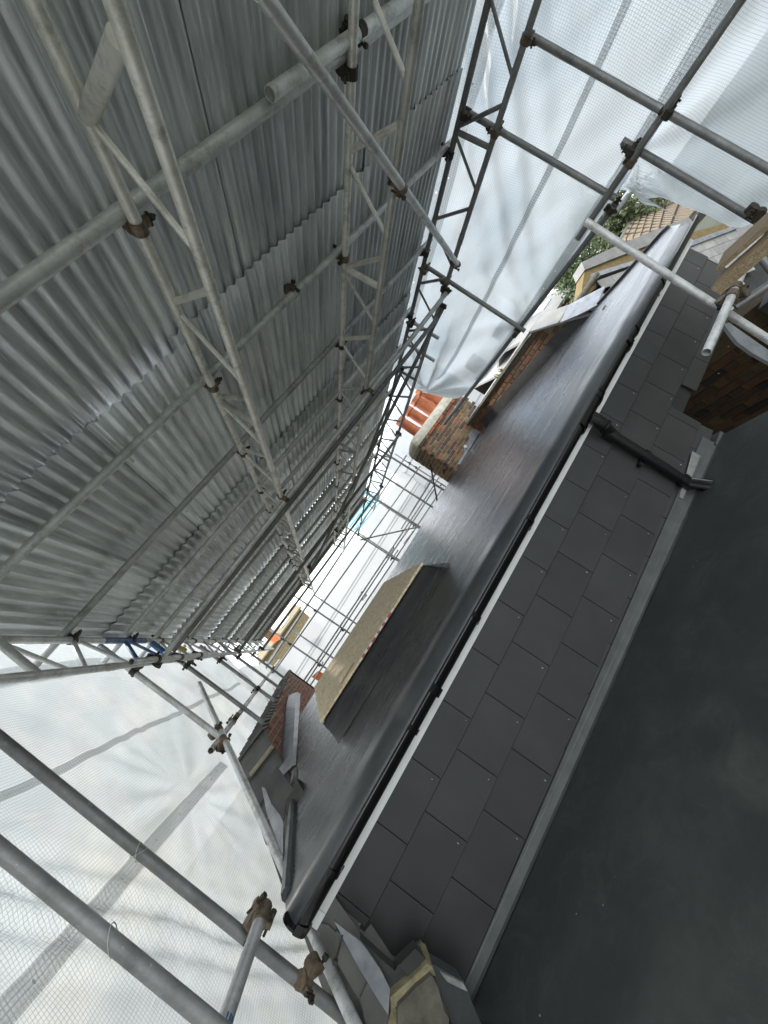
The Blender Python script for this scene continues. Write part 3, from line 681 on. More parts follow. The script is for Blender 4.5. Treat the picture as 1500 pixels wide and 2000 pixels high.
ys = [3.55+i*.3 for i in range(11)]
for i, (a, b) in enumerate(zip(ys[:-1], ys[1:])):
    h = lambda y: rz(y)+min(.16, max(.01, (y-3.5)*.35))
    g.add([(RPX-.04, a, rz(a)+.001), (RPX-.04, b, rz(b)+.001), (RPX-.012, b, h(b)), (RPX-.012, a, h(a)), (RPX-.004, a, h(a)+.004), (RPX-.004, b, h(b)+.004)], [(0, 3, 2, 1), (3, 4, 5, 2)])
g.make('bitumen_flashing', 'lead_dark', rp)
g = G(); g.prism([(RPX-.07, 3.42, rz(3.42)+.02), (RPX-.07, 3.62, rz(3.6)+.1), (RPX-.06, 3.86, rz(3.8)+.22), (RPX+.28, 3.86, rz(3.8)+.26), (RPX+.28, 3.42, rz(3.42)+.06)], (0, 0, -.015)); g.make('lead_saddle', 'lead', rp)
for i in range(9):
    y = 5.2+R.uniform(-.12, .12); g = G(); g.cyl((RPX-.03, y, rp_top(y)+.03), (RPX-.05+R.uniform(-.02, .02), y+R.uniform(-.03, .03), rp_top(y)+.07+R.random()*.05), .018, 5, r2=.004); 
    if i == 0: pl_ = tag(G().add(g.v, g.f).make('moss_tuft', 'leafmoss'), 'small green weed growing on the right parapet coping', 'weed'); MG = g
    else: MG.add(g.v, g.f)
pl_.data = MG.make('tmp_moss', 'leafmoss').data; bpy.data.objects.remove([o for o in bpy.data.objects if o.name.startswith('tmp_moss')][0])

# chimney
CY = 6.8; CX0, CX1 = 3.8, 5.3
ch = thing('chimney_stack', 'brick chimney stack with domed cement top and four terracotta pots', 'chimney', (4.5, 7, 1.3))
g = G(); g.box((CX0+.004, CY+.004, 1.1), (CX1-.004, CY+.546, 2.2)); g.make('stack_core', 'mortar', ch)
lay(ch, (CX0, CY, 0), (1, 0, 0), (0, -1, 0), CX1-CX0, 1.29, 2.10, 'brick_stock')
lay(ch, (CX0, CY+.55, 0), (0, -1, 0), (-1, 0, 0), .55, 1.29, 2.10, 'brick_stock')
lay(ch, (CX0+.0, CY-.03, 0), (1, 0, 0), (0, -1, 0), CX1-CX0, 2.10, 2.19, 'brick_stock')
g = G(); K = 26; rows_ = [(0, 2.165, .03), (.02, 2.22, .02), (.05, 2.27, .0), (.1, 2.32, -.05), (.18, 2.36, -.13), (.26, 2.375, -.22)]
pts = []
for (ins, z, o_) in rows_:
    ring = []
    for i in range(K):
        a = 2*math.pi*i/K; sx, sy = math.cos(a), math.sin(a); e = .22
        px = (abs(sx)**e)*(1 if sx > 0 else -1); py = (abs(sy)**e)*(1 if sy > 0 else -1)
        hx, hy = (CX1-CX0)/2+o_+.0, .275+o_
        ring.append(((CX0+CX1)/2+px*hx, CY+.275+py*hy, z+.012*noise.noise(Vector((i, z*9, 0)))))
    pts.append(ring)
b = 0; vs = [p for r_ in pts for p in r_]
fs = [(r_*K+i, r_*K+(i+1) % K, (r_+1)*K+(i+1) % K, (r_+1)*K+i) for r_ in range(len(pts)-1) for i in range(K)]+[tuple((len(pts)-1)*K+i for i in range(K))]
smooth_by_angle(mesh('cement_flaunching', vs, fs, 'cement', ch), 60)
for i, (px, hgt, r0) in enumerate(((4.22, .50, .105), (4.52, .50, .105), (4.83, .52, .12), (5.12, .58, .13))):
    g = G(); n = 22; cy = CY+.27; z0 = 2.33
    prof_ = [(r0*1.12, 0), (r0*1.1, .05), (r0, .08), (r0*.93, hgt*.75), (r0*.95, hgt*.80), (r0*1.06, hgt*.82), (r0*1.06, hgt*.87), (r0*.98, hgt*.9), (r0*.98, hgt), (r0*.84, hgt), (r0*.8, hgt*.5)]
    vs = []; fs = []
    for r_, z in prof_:
        vs += [(px+r_*math.cos(2*math.pi*k/n), cy+r_*math.sin(2*math.pi*k/n), z0+z) for k in range(n)]
    for a in range(len(prof_)-1): fs += [(a*n+k, a*n+(k+1) % n, (a+1)*n+(k+1) % n, (a+1)*n+k) for k in range(n)]
    fs.append(tuple(reversed(range((len(prof_)-1)*n, len(prof_)*n))))
    smooth_by_angle(mesh('chimney_pot', vs, fs, 'terracotta', ch, loc=(px, cy, z0)), 35)
g = G(); g.prism([(3.95, CY-.035, rz(6.7)+.0), (4.8, CY-.035, rz(6.7)+.03), (4.8, CY-.03, 1.50), (4.62, CY-.03, 1.5), (4.55, CY-.03, 1.43), (4.3, CY-.03, 1.42), (4.2, CY-.03, 1.36), (3.95, CY-.03, 1.36)], (0, .012, 0)); g.make('lead_flashing', 'lead', ch)
for (bx, bz) in ((4.98, 2.0), (4.35, 1.42)):
    g = G(); g.cyl((bx, CY-.05, bz), (bx, CY-.02, bz), .035, 12); g.cyl((bx, CY-.06, bz), (bx, CY-.05, bz), .012, 8); g.make('wall_fixing', 'galv', ch)
# old aerial bracket
ab = thing('aerial_bracket', 'thin black metal bracket and pole at the left side of the chimney', 'bracket', (3.6, 7.2, 1.5))
g = G(); g.cyl(aty(840, 905, 7.1), aty(856, 990, 7.1), .016, 8); g.cyl(aty(842, 903, 7.1), aty(868, 918, 7.0), .014, 8); g.cyl(aty(868, 910, 7.0), aty(866, 924, 7.0), .02, 8); g.make('bracket_arm', 'lead_dark', ab)

# brick wall in the dark gap on the right, below the stepped cladding
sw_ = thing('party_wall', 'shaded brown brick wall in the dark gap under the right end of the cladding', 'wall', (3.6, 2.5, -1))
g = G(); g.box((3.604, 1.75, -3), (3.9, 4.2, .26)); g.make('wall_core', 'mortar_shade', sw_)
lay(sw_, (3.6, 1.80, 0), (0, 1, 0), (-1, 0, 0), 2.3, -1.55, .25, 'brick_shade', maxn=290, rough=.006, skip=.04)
# lead strip closing the wall's near edge and slates beside it
q = [aty(px, py, 1.75) for px, py in ((1412, 632), (1424, 630), (1510, 690), (1510, 712), (1470, 690), (1440, 668))]
g = G(); g.prism(q, (0, .02, 0)); g.make('torn_lead_edge', 'lead', sw_)
dk = thing('side_cladding', 'dark slate cladding in shadow beneath the timber boards', 'cladding', (3.6, 1.8, 0))
for r_ in range(5):
    for c_ in range(6):
        x0 = 3.3+c_*.26+(.13 if r_ % 2 else 0); z0 = -.50+r_*.2
        if z0 > .25: continue
        g = G(); g.box((x0, 1.80-.004*r_, z0), (x0+.255, 1.812-.004*r_, z0+.21)); g.make('slate', 'slate', dk)
bk = G(); bk.box((3.45, 1.83, -.9), (5.2, 1.9, .28)); bk.make('backing_board', 'lead_dark', dk)

# ================================================================== SCAFFOLD ROOF
rf = thing('scaffold_roof', 'temporary scaffold roof of overlapping corrugated galvanised tin sheets', 'roof', (1.4, 5, 3.05))
def tin_mesh(nr, Ly, seed):
    rr = random.Random(seed); seg = 8; pitch = .076; amp = .0105; N = nr*seg; vs = []; fs = []; rowsy = 6
    bendx = rr.uniform(-.004, .004)
    for j in range(rowsy+1):
        y = Ly*j/rowsy
        for i in range(N+1):
            x = i*pitch/seg; d = .0025*noise.noise(Vector((x*4, y*2, seed)))
            if (j == 0) and rr.random() < .03: d += rr.uniform(-.006, .0)
            vs.append((x, y+(.004*noise.noise(Vector((x*3, 0, seed*3))) if j in (0, rowsy) else 0), amp*math.sin(2*math.pi*i/seg)+d+bendx*(j/rowsy)))
    M_ = len(vs); vs += [(x, y, z+.0012) for x, y, z in vs[:M_]]
    for j in range(rowsy):
        for i in range(N):
            a = j*(N+1)+i; fs.append((a, a+N+1, a+N+2, a+1)); fs.append((a+M_, a+M_+1, a+M_+N+2, a+M_+N+1))
    for i in range(N):
        a = i; fs.append((a, a+1, a+1+M_, a+M_)); a = rowsy*(N+1)+i; fs.append((a+1, a, a+M_, a+1+M_))
    for j in range(rowsy):
        a = j*(N+1); fs.append((a+N+1, a, a+M_, a+N+1+M_)); a += N; fs.append((a, a+N+1, a+N+1+M_, a+M_))
    return vs, fs
tins = []
for s_ in range(5):
    vs, fs = tin_mesh(9, 2.05, s_+1); o = mesh('corrugated_sheet', vs, fs, 'tin', None, True); COL.objects.unlink(o); tins.append(o)
seams = [-1.85, .03, 1.93, 3.78, 5.3, 6.75, 8.2, 9.55]
colx = [-1.07+.608*i for i in range(8)]
for ri, ys_ in enumerate(seams):
    nxt = seams[ri+1] if ri+1 < len(seams) else 11.4
    for ci, x in enumerate(colx):
        Ly = nxt-ys_+.13+(.2 if ri == 2 else 0); sc_ = Ly/2.05
        yy = ys_+(-.07 if (ci >= 3 and ri in (2,)) else 0)+(-.12 if (ci >= 6 and ri == 2) else 0)+R.uniform(-.018, .018)
        tilt = .014/2. + (.005 if ri > 3 else 0)
        m4 = Matrix.Translation((x+R.uniform(-.006, .006), yy, 3.045+(.0035 if ci % 2 else 0))) @ Matrix.Rotation(tilt+R.uniform(0, .002), 4, 'X') @ Matrix.Rotation(R.uniform(-.004, .004), 4, 'Z') @ Matrix.Diagonal((1, sc_, 1, 1))
        c = link_copy(R.choice(tins), m4, rf, 'corrugated_sheet')
# eaves end board
g = G(); g.box((-1.15, 11.42, 2.98), (3.95, 11.46, 3.16)); g.make('eaves_board', 'timber', rf)

# purlins
PUR = [(-1.45, 'first'), (-.35, 'x'), (1.19, 'a'), (2.197, 'b'), (3.12, 'c'), (4.0, 'd'), (4.66, 'e'), (5.75, 'f'), (6.7, 'g'), (7.54, 'h'), (8.16, 'i'), (9.16, 'j'), (10.2, 'k'), (11.1, 'l')]
PLB = {1.19: 'thick near purlin tube under the tin roof, nearest one in view', 2.197: 'second purlin tube from the camera under the tin roof', 3.12: 'third purlin tube from the camera under the tin roof', 4.0: 'fourth purlin tube from the camera under the tin roof',
       4.66: 'fifth purlin tube, close beside the fourth under the tin roof', 5.75: 'sixth purlin tube from the camera under the tin roof', 6.7: 'seventh purlin tube from the camera under the tin roof'}
LBX = [(-.97, 'galv'), (.81, 'cream'), (2.21, 'cream'), (3.75, 'galv_dark')]
ORD = {7.54: 'eighth', 8.16: 'ninth', 9.16: 'tenth', 10.2: 'eleventh', 11.1: 'last'}
for y, _k in PUR:
    lab = PLB.get(y, '%s purlin tube from the camera, deep under the tin roof' % ORD.get(y, ''))
    if y < 0: continue
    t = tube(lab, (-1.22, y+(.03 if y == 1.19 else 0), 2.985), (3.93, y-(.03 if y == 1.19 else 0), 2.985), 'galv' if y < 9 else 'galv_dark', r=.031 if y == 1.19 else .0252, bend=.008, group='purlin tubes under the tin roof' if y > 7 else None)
    for x, _m in LBX:
        coupler(t, (x+.045*R.choice((-1, 1))*0, y+.03, 2.985), (1, 0, 0), (0, 1, 0), (0, 0, -1))
t = tube('short sleeve tube lying along the nearest purlin, open end showing', atz(527, 184, 2.955), atz(1000, -140, 2.955), 'galv', r=.03)
coupler(t, atz(703, 60, 2.955), (1, 0, 0), (0, 1, 0), (0, 0, 1), True)
for px, py, y in ((560, 562, 2.197),):
    t_ = thing('loose_coupler', 'single rusty coupler clamped mid way on the second purlin', 'coupler', (1.1, y, 2.985)); 
    coupler(t_, (aty(px, py, y).x, y, 2.985), (1, 0, 0), (0, 1, 0), (0, 0, 1), False)

# ladder beams
def ladder(label, x, mat, y0, y1, phase, zu=2.93, zl=2.612, bars=(), paint=None, skip=()):
    t = thing('ladder_beam', label, 'ladder beam', (x, y0, zu))
    K = 6
    for nm, z in (('top_chord', zu), ('bottom_chord', zl)):
        g = G(); g.cyl((x, y0, z), (x, y1, z), .0242, 16, hollow=.004); o = g.make(nm, mat, t); smooth_by_angle(o, 50)
        for yj in (phase+2.30, phase+5.3, phase+8.3):
            if y0 < yj < y1:
                g = G(); g.cyl((x, yj-.05, z), (x, yj+.05, z), .0275, 14); o = g.make('joint_sleeve', mat, t); smooth_by_angle(o, 50)
    y = phase
    while y-.75 > y0: y -= .75
    while y < y1-.05:
        mt = 'blue' if paint and paint[0] < y < paint[1] else mat
        if not any(abs(y-q) < .1 for q in skip):
            g = G(); g.cyl((x, y, zu-.018), (x, y-.235, zl+.018), .0165, 10); smooth_by_angle(g.make('rung', mt, t), 50)
        if y+.4 < y1:
            g = G(); g.cyl((x, y+.085, zu-.018), (x, y+.34, zl+.018), .0125, 10); smooth_by_angle(g.make('brace', mt, t), 50)
        y += .75
    for yb in bars:
        g = G(); g.cyl((x+.01, yb, zu), (x+.01, yb-.02, zl), .022, 12); smooth_by_angle(g.make('spigot_bar', mat, t), 50)
    for yy in [p for p, _ in PUR if p > 0]:
        pass
    return t
LB1 = ladder('cream painted ladder beam nearest the camera, crossing the left half of the tin roof', .81, 'cream', -1.6, 11.5, 1.56-.75, bars=(2.40, 4.28, 4.6, 5.2), skip=(.81,))
LB2 = ladder('cream ladder beam under the middle of the tin roof, between two others', 2.21, 'cream', -1.6, 11.5, 1.544-.75, bars=(2.32, 4.6, 5.1))
LB3 = ladder('grey ladder beam along the right edge of the tin roof beside the sheeting', 3.76, 'galv_dark', -1.6, 11.5, 2.018-.75*2, bars=(2.07, 5.1, 8))
LB0 = ladder('ladder beam with a blue painted end along the left edge of the tin roof', -.97, 'galv', -1.0, 11.5, 3.145-.75*3, bars=(2.46, 4.35), paint=(3.7, 4.4))
g = G(); g.cyl((-.97, 3.55, 2.93), (-.97, 4.3, 2.93), .0258, 16); smooth_by_angle(g.make('blue_sleeve', 'blue', LB0), 50)
g = G(); g.cyl((-.96, 4.35, 2.88), (-.96, 4.33, 2.66), .0285, 12); smooth_by_angle(g.make('blue_bar', 'blue', LB0), 50)
g = G(); g.cyl((-.97, 4.9, 2.85), (-.97, 5.0, 2.74), .028, 12); g.make('yellow_band', 'yellow', LB0)
g = G(); g.cyl((.81, .88, 2.925), (.81, .62, 2.64), .027, 14); smooth_by_angle(g.make('spigot_bar', 'cream', LB1), 50)

# plan braces below the ladder beams
z = 2.562
def nrm(a, b): return (Vector(b)-Vector(a)).normalized()
a, b = atz(505, -20, z), atz(893, 515, z)
t = tube('long diagonal plan brace tube crossing below the ladder beams at upper centre', a, b, 'galv')
for x in (2.21, 3.76):
    s_ = (x-a.x)/(b.x-a.x); coupler(t, a.lerp(b, s_), nrm(a, b), (0, 1, 0), (0, 0, 1), False)
a, b = atz(312, 1292, z), atz(872, 572, z)
t = tube('greenish tube spanning below all the ladder beams from left edge to right edge', a, b, 'galv')
for x in (-.95, .81, 2.21, 3.72):
    s_ = (x-a.x)/(b.x-a.x); coupler(t, a.lerp(b, s_), nrm(a, b), (0, 1, 0), (0, 0, 1))
a2 = a+Vector((.1, .11, .0)); b2 = b+Vector((0, .35, 0))
tube('second tube lying close behind the greenish tube below the ladder beams', a2, b2, 'galv_dark')
for (p, q, lab) in (((3.76, 3.62, 2.56), (.9, 7.9, 2.56), 'slanting plan brace running from the right beam into the distance, first'), ((3.76, 5.0, 2.86), (2.2, 9.6, 2.86), 'slanting brace between the right hand beams deep under the roof'),
                    ((3.7, 6.6, 2.56), (-.9, 6.9, 2.56), 'crosswise tube below the beams about halfway to the far end'), ((3.7, 9.3, 2.56), (-.9, 9.2, 2.56), 'crosswise tube below the beams near the far end')):
    t = tube(lab, p, q, 'galv_dark')
    coupler(t, p, nrm(p, q), (0, 1, 0), (0, 0, 1)); coupler(t, q, nrm(p, q), (0, 1, 0), (0, 0, 1))

# ------------------------------------------------ right hand lift
def standard(lab, x, y, z0, z1, mat='galv', cps=(), side=(-1, 0, 0), lean=0, cup=True):
    t = tube(lab, (x, y+lean, z0), (x, y, z1), mat)
    for c in cps: coupler(t, (x, y, c), (0, 0, 1), (0, 1, 0), side)
    return t
XS = 3.81
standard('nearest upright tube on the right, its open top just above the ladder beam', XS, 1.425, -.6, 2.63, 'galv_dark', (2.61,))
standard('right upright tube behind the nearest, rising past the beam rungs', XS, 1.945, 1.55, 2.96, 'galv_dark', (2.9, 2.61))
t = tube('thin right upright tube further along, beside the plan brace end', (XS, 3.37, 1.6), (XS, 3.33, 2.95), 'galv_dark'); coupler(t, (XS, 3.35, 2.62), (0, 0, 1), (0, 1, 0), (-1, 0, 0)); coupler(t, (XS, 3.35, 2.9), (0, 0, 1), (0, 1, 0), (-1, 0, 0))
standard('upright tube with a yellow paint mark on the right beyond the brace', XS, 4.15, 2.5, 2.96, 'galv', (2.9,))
standard('short upright tube between chords on the right beam', XS, 4.55, 2.45, 2.96, 'galv', ())
t = tube('upright tube starting at the ledger and dropping across the lower right sheeting', (3.83, 1.69, -.4), (3.83, 1.655, 1.73), 'galv_dark'); coupler(t, (3.83, 1.66, 1.63), (0, 0, 1), (0, 1, 0), (-1, 0, 0), True)
EX = 3.05; e0 = atx(1143, 432, EX); e1 = atx(1500, 662, EX)
dE = (e1-e0)
t = tube('foreground upright tube crossing the right end of the dormer roof and gutter', e0+dE*1.9, e0, 'galv')
led_a, led_b = atx(1475, -40, 3.77), atx(1128, 466, 3.77)
t = tube('dark ledger tube sloping across the right sheeting, ending in mid air', led_a, led_b, 'galv_dark', bend=.002)
coupler(t, atx(1303, 222, 3.77), nrm(led_a, led_b), (0, 0, 1), (1, 0, 0), True); coupler(t, atx(1232, 318, 3.77), nrm(led_a, led_b), (0, 0, 1), (1, 0, 0), False)
la, lb = atx(1200, 402, 3.84), atx(868, 838-10, 3.84)
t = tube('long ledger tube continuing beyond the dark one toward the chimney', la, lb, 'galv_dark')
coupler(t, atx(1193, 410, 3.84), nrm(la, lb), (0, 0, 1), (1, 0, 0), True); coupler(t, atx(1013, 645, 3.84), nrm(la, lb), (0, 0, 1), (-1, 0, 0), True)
g_ = atx(1205, 408, 3.9); t = tube('short stub tube held in the coupler where the two ledgers meet', g_+Vector((-.05, 0, 0)), g_+Vector((.35, -.02, -.01)), 'galv')
# lower right corner: transom, boards
p0 = aty(1380, 688, 1.62); p1 = aty(1462, 505, 1.62)
t = tube('short horizontal tube with open end below the timber boards at right', p0, p0+(p1-p0)*1.6, 'galv')
pc = p0.lerp(p1, .58); coupler(t, pc, nrm(p0, p1), (0, 0, 1), (0, 1, .2), False); coupler(t, p0.lerp(p1, .66), nrm(p0, p1), (0, 0, 1), (0, .2, -1), False)
q0 = aty(1436, 600, 1.7); q1 = atx(1520, 545, q0.x+.12)
tube('slanting tube leaving the coupler toward the right edge below the boards', q0, q0+(q1-q0)*1.5, 'galv_dark')
q0 = aty(1478, 492, 1.75); q1 = aty(1530, 560, 1.75)
tube('dark upright tube behind the timber boards at the right edge', q0, q0+(q1-q0)*2, 'galv_dark')
bd = Vector((0, -1, 0))
def board(lab, quad, z, th):
    P = [atz(px, py, z) for px, py in quad]; t = thing('timber_board', lab, 'timber board', P[0])
    g = G(); g.prism(P, (0, 0, -th)); g.make('plank', 'timber', t); return t
BZ = 1.12
board('upper timber board at the right edge, greyer and partly behind the other', [(1397, 527), (1414, 492), (1500, 414), (1560, 362), (1560, 384), (1500, 437)], BZ+.01, .012)
board('lower timber board at the right edge with pale sawn edge', [(1388, 565), (1401, 540), (1500, 452), (1560, 400), (1560, 412), (1500, 465)], BZ-.01, .032)
nb = aty(1484, 418, 1.5); cp_ = thing('loose_coupler', 'dark coupler gripping the upper timber board at the right edge', 'coupler', nb); coupler(cp_, nb, (1, 0, 0), (0, 1, 0), (0, 0, 1), True)

# ------------------------------------------------ left hand lift
SL = -1.03
t = standard('thick near upright tube at lower left, second from the corner', -1.10, 2.145, -.9, 2.96, 'galv_dark', (2.6,), (1, 0, 0), lean=-.05)
g = G()
for zz_ in (1.62,):
    for k_ in (-.6, .6):
        for i in range(14):
            a, b = 2*math.pi*i/14, 2*math.pi*(i+1)/14; rr = .0275
            f_ = lambda A: Vector((-1.10+rr*math.cos(A), 2.115+rr*math.sin(A), zz_+k_*.03*math.cos(A)))
            g.cyl(f_(a), f_(b), .0016, 5)
g.make('wire_tie', 'wire', t)
t = standard('thickest near upright tube at the bottom left corner', SL, 1.605, -.9, 2.96, 'galv_dark', (2.6,), (1, 0, 0))
g = G()
for i in range(14):
    a, b = 2*math.pi*i/14, 2*math.pi*(i+1)/14; rr = .028
    f_ = lambda A: Vector((SL+rr*math.cos(A), 1.605+rr*math.sin(A), 1.49+.03*math.cos(A)))
    g.cyl(f_(a), f_(b), .0017, 5)
g.make('wire_tie', 'wire', t)
standard('left upright tube that ends at the raking handrail coupler', SL-.02, 3.68, 1.70, 2.98, 'galv', (2.62,), (1, 0, 0))
for yy, lab in ((5.0, 'left upright tube beyond the coupler cluster, next after the raking rail'), (6.4, 'slim left upright tube further along the left sheeting'), (7.6, 'distant left upright tube near the brick parapet'), (9.0, 'most distant left upright tube behind the brick parapet')):
    standard(lab, SL-.05, yy, lp_top(yy)+.06, 2.98, 'galv_dark', (2.62,), (1, 0, 0))
RKX = -1.03
ra, rb = atx(389, 1335, RKX), atx(715, 2050, RKX)
t = tube('long raking rail tube following the slate slope at lower left', rb, ra, 'galv')
for px, py in ((428, 1425), (612, 1885)):
    q = atx(px, py, RKX); coupler(t, q, nrm(rb, ra), (0, 0, 1), (-1, -.2, 0) if py > 1500 else (-1, -.2, .3), False)
coupler(t, atx(436, 1445, RKX), nrm(rb, ra), (0, 1, 0), (-1, .2, -.3), False)
pa = atz(517, 1770, 1.07); pbb = atz(433, 2015, 1.07)
t = tube('short projecting tube with a bolted coupler at the bottom left', pa, pa+(pbb-pa)*1.5, 'galv')
coupler(t, pa.lerp(pbb, .13), nrm(pa, pbb), (0, 0, 1), (-1, .3, -.2), False); coupler(t, pa.lerp(pbb, .05), nrm(pa, pbb), (0, 0, 1), (-1, 0, .2), False)
g = G(); e = nrm(pa, pbb); g.cyl(pa-e*.004, pa+e*.02, .026, 14); g.make('end_cap', 'galv_dark', t)
g = G(); q = pa.lerp(pbb, .93); g.cyl(q, q+e*.12, .0246, 14); g.make('blue_paint_mark', 'blue', t)
ta, tb = atx(412, 1466, -1.12), atx(545, 1290, -1.12)
t = tube('left ledger tube receding from its open end above the brick parapet', ta, tb, 'galv')
for s_ in (.12, .35, .7): coupler(t, ta.lerp(tb, s_), nrm(ta, tb), (0, 0, 1), (1, 0, 0))
# doubled chord at left
t = tube('short tube clipped under the left ladder beam with an open end', (-.9, 3.3, 2.56), (-.9, 5.6, 2.56), 'galv')
for yy in (3.75, 4.3, 4.9): coupler(t, (-.9, yy, 2.56), (0, 1, 0), (0, 1, 0), (-.3, 0, 1))

# ------------------------------------------------ far lift
FY = 12.0
FX = [(-.67, 'first'), (.45, 'second'), (3.0, 'third'), (4.28, 'fourth'), (6.0, 'fifth')]
for x, nme in FX:
    t = tube('far upright tube at the end scaffold, %s from the left' % nme, (x+.08, FY, -1), (x, FY, 3.2), 'galv_dark')
    for z in (1.35, 2.35, 2.6): coupler(t, (x, FY, z), (0, 0, 1), (1, 0, 0), (0, -1, 0))
for x, nn_ in ((-.35, 'first'), (.85, 'second'), (3.3, 'third'), (4.6, 'fourth')): tube('rear upright tube standing just behind the %s far upright from the left' % nn_, (x+.06, FY+.9, -1), (x, FY+.9, 2.7), 'galv_dark', group='second row of far upright tubes')
for (z, dz, dy, lab) in ((2.50, .045, 0, 'top ledger tube of the far end scaffold'), (2.28, .0, .1, 'second ledger tube of the far end scaffold'), (1.47, .01, 0, 'lower ledger tube of the far end scaffold, paired with another'),
                         (1.38, .01, .9, 'lower ledger tube of the far end scaffold, the one behind'), (2.62, .04, .9, 'uppermost rear ledger tube of the far end scaffold'), (1.25, 0, .5, 'lowest visible ledger tube of the far end scaffold')):
    tube(lab, (-1.6, FY+dy-.05, z), (6.4, FY+dy-.05, z+dz*8), 'galv_dark')
tube('diagonal tube bracing the far end scaffold', (2.9, FY-.1, 2.45), (4.3, FY-.1, 1.2), 'galv_dark')
tube('short diagonal tube between the far end uprights and the roof', (3.0, FY, 2.6), (3.75, 11.3, 2.95), 'galv_dark')
for i, (x, z) in enumerate(((3.95, 1.32), (3.2, 1.38), (.5, 1.38), (-.6, 1.36), (1.6, 1.42))):
    for dy in (.1, .6):
        tube('%s short transom at the far end scaffold, beside %s' % ('lower' if dy < .3 else 'upper', ('the fourth upright', 'the third upright', 'the second upright', 'the leftmost upright', 'the middle of the bay')[i]), (x-.02, FY-.45+dy*0+.0, z-.08+dy*.3), (x, FY+1.1, z-.08+dy*.3), 'galv_dark', group='transom tubes at the far end scaffold')
for y, z0, lab in ((7.85, 1.0, 'far right upright tube in front of the white sheet, nearer of two'), (8.95, .9, 'far right upright tube in front of the white sheet, further of two'), (10.6, .9, 'right upright tube close to the far end scaffold')):
    tube(lab, (XS+.03, y-.05, z0), (XS, y, 2.96), 'galv_dark')
tube('right ledger tube beyond the chimney', (4.0, 7.2, 1.62), (4.0, 12.1, 1.62), 'galv_dark')

# ================================================================== SHEETING
def sheeting(name, label, fn, nu, nv, U, V, mat, bands=(), amp=1):
    """fn(u,v)->point; U,V real sizes for the weave; bands (v0,v1,u0,u1,eyelet spacing)"""
    t = thing(name, label, 'sheeting', fn(.5, .5))
    vs = []; uv = []; fs = []
    for j in range(nv+1):
        for i in range(nu+1):
            vs.append(fn(i/nu, j/nv)); uv.append((i/nu*U, j/nv*V))
    for j in range(nv):
        for i in range(nu): a = j*(nu+1)+i; fs.append((a, a+1, a+nu+2, a+nu+1))
    mesh('sheet', vs, fs, mat, t, True, uvs=uv)
    c = Vector(fn(.5, .5)); inw = (CAM-c); 
    for (v0, v1, u0, u1, sp) in bands:
        vs = []; fs = []; uv = []; N = nu
        for i in range(N+1):
            u = u0+(u1-u0)*i/N
            for q in range(3):
                v = v0+(v1-v0)*q/2; p = Vector(fn(u, v)); p += Vector((.006 if inw.x > 0 and abs(inw.x) > abs(inw.y)*.3 else (-.006 if abs(inw.x) > abs(inw.y)*.3 else 0), -.006, 0)); vs.append(p); uv.append((u*U, v*V))
        for i in range(N):
            for q in range(2): a = i*3+q; fs.append((a, a+3, a+4, a+1))
        mesh('reinforcing_band', vs, fs, 'band', t, True, uvs=uv)
        if sp:
            g = G(); s = u0*U
            k_ = 0
            while s < u1*U:
                for row in ((.3, .7) if sp < .2 else (.5,)):
                    if sp < .2 and (k_ % 2) == (row == .3): continue
                    u = s/U; v = v0+(v1-v0)*row; p = Vector(fn(u, v)); ex = (Vector(fn(u+.002, v))-p).normalized(); ey = (Vector(fn(u, min(1, v+.004)))-p); ey = (ey-ex*ey.dot(ex)).normalized(); n_ = ex.cross(ey); n_ = n_ if n_.dot(CAM-p) > 0 else -n_
                    b = len(g.v); g.v += [p+n_*.012+(ex*math.cos(a*math.pi/4)+ey*math.sin(a*math.pi/4))*.009 for a in range(8)]; g.f.append(tuple(range(b, b+8)))
                s += sp; k_ += 1
            tag(g.make('eyelets', 'eyelet', t), kind='stuff')
    return t
def nz(x, y, s=0): return noise.noise(Vector((x, y, s)))
def fan(y, z, cy, cz, k, reach, seed=0):
    a = math.atan2(z-cz, y-cy); r_ = math.hypot(y-cy, z-cz)
    return math.sin(a*k+2*nz(r_*.8, a*2, seed))*min(r_*.12, .05)*math.exp(-r_/reach)
def lerp(a, b, t): return a+(b-a)*t
def pw(x, pts):
    if x <= pts[0][0]: return pts[0][1]
    for (a, va), (b, vb) in zip(pts[:-1], pts[1:]):
        if x <= b: return va+(vb-va)*(x-a)/(b-a)
    return pts[-1][1]
# right upper sheet
def f_ru(u, v):
    y = -1.2+6.75*u
    zb = pw(y, [(-1.2, 1.60), (1.9, 1.565), (3.4, 1.63), (4.4, 1.72), (4.95, 1.82), (5.2, 1.95), (5.45, 2.30), (5.55, 2.5)]); zt = 3.30
    z = zb+(zt-zb)*v
    d = .035*nz(y*.8+z*.9, z*1.0-y*.5, 1)+.030*nz((y+z*1.3)*1.1, (z-y*.7)*4.2, 2)+fan(y, z, 5.5, 2.45, 13, 1.3)*1.5+fan(y, z, 3.4, 1.62, 9, .6, 3)+.006*nz(y*6, z*7, 4)
    # long drag folds falling from lower left to upper right
    s = (z-1.6)*1.0+(y-2.9)*.62
    d += .035*math.sin(s*22+3*nz(y*.9, z*.9, 8))*math.exp(-((s-.45)/.4)**2)*(.4+.6*v)
    return (3.98+d+.02*(1-v), y, z)
sheeting('scaffold_sheeting', 'large white reinforced sheet hanging along the right side below the tin roof', f_ru, 200, 60, 6.75, 1.5, 'sheet',
         [(.78, .90, .0, .995, .17), (.315, .345, .0, .93, 0), (.012, .06, .0, .86, .21)])
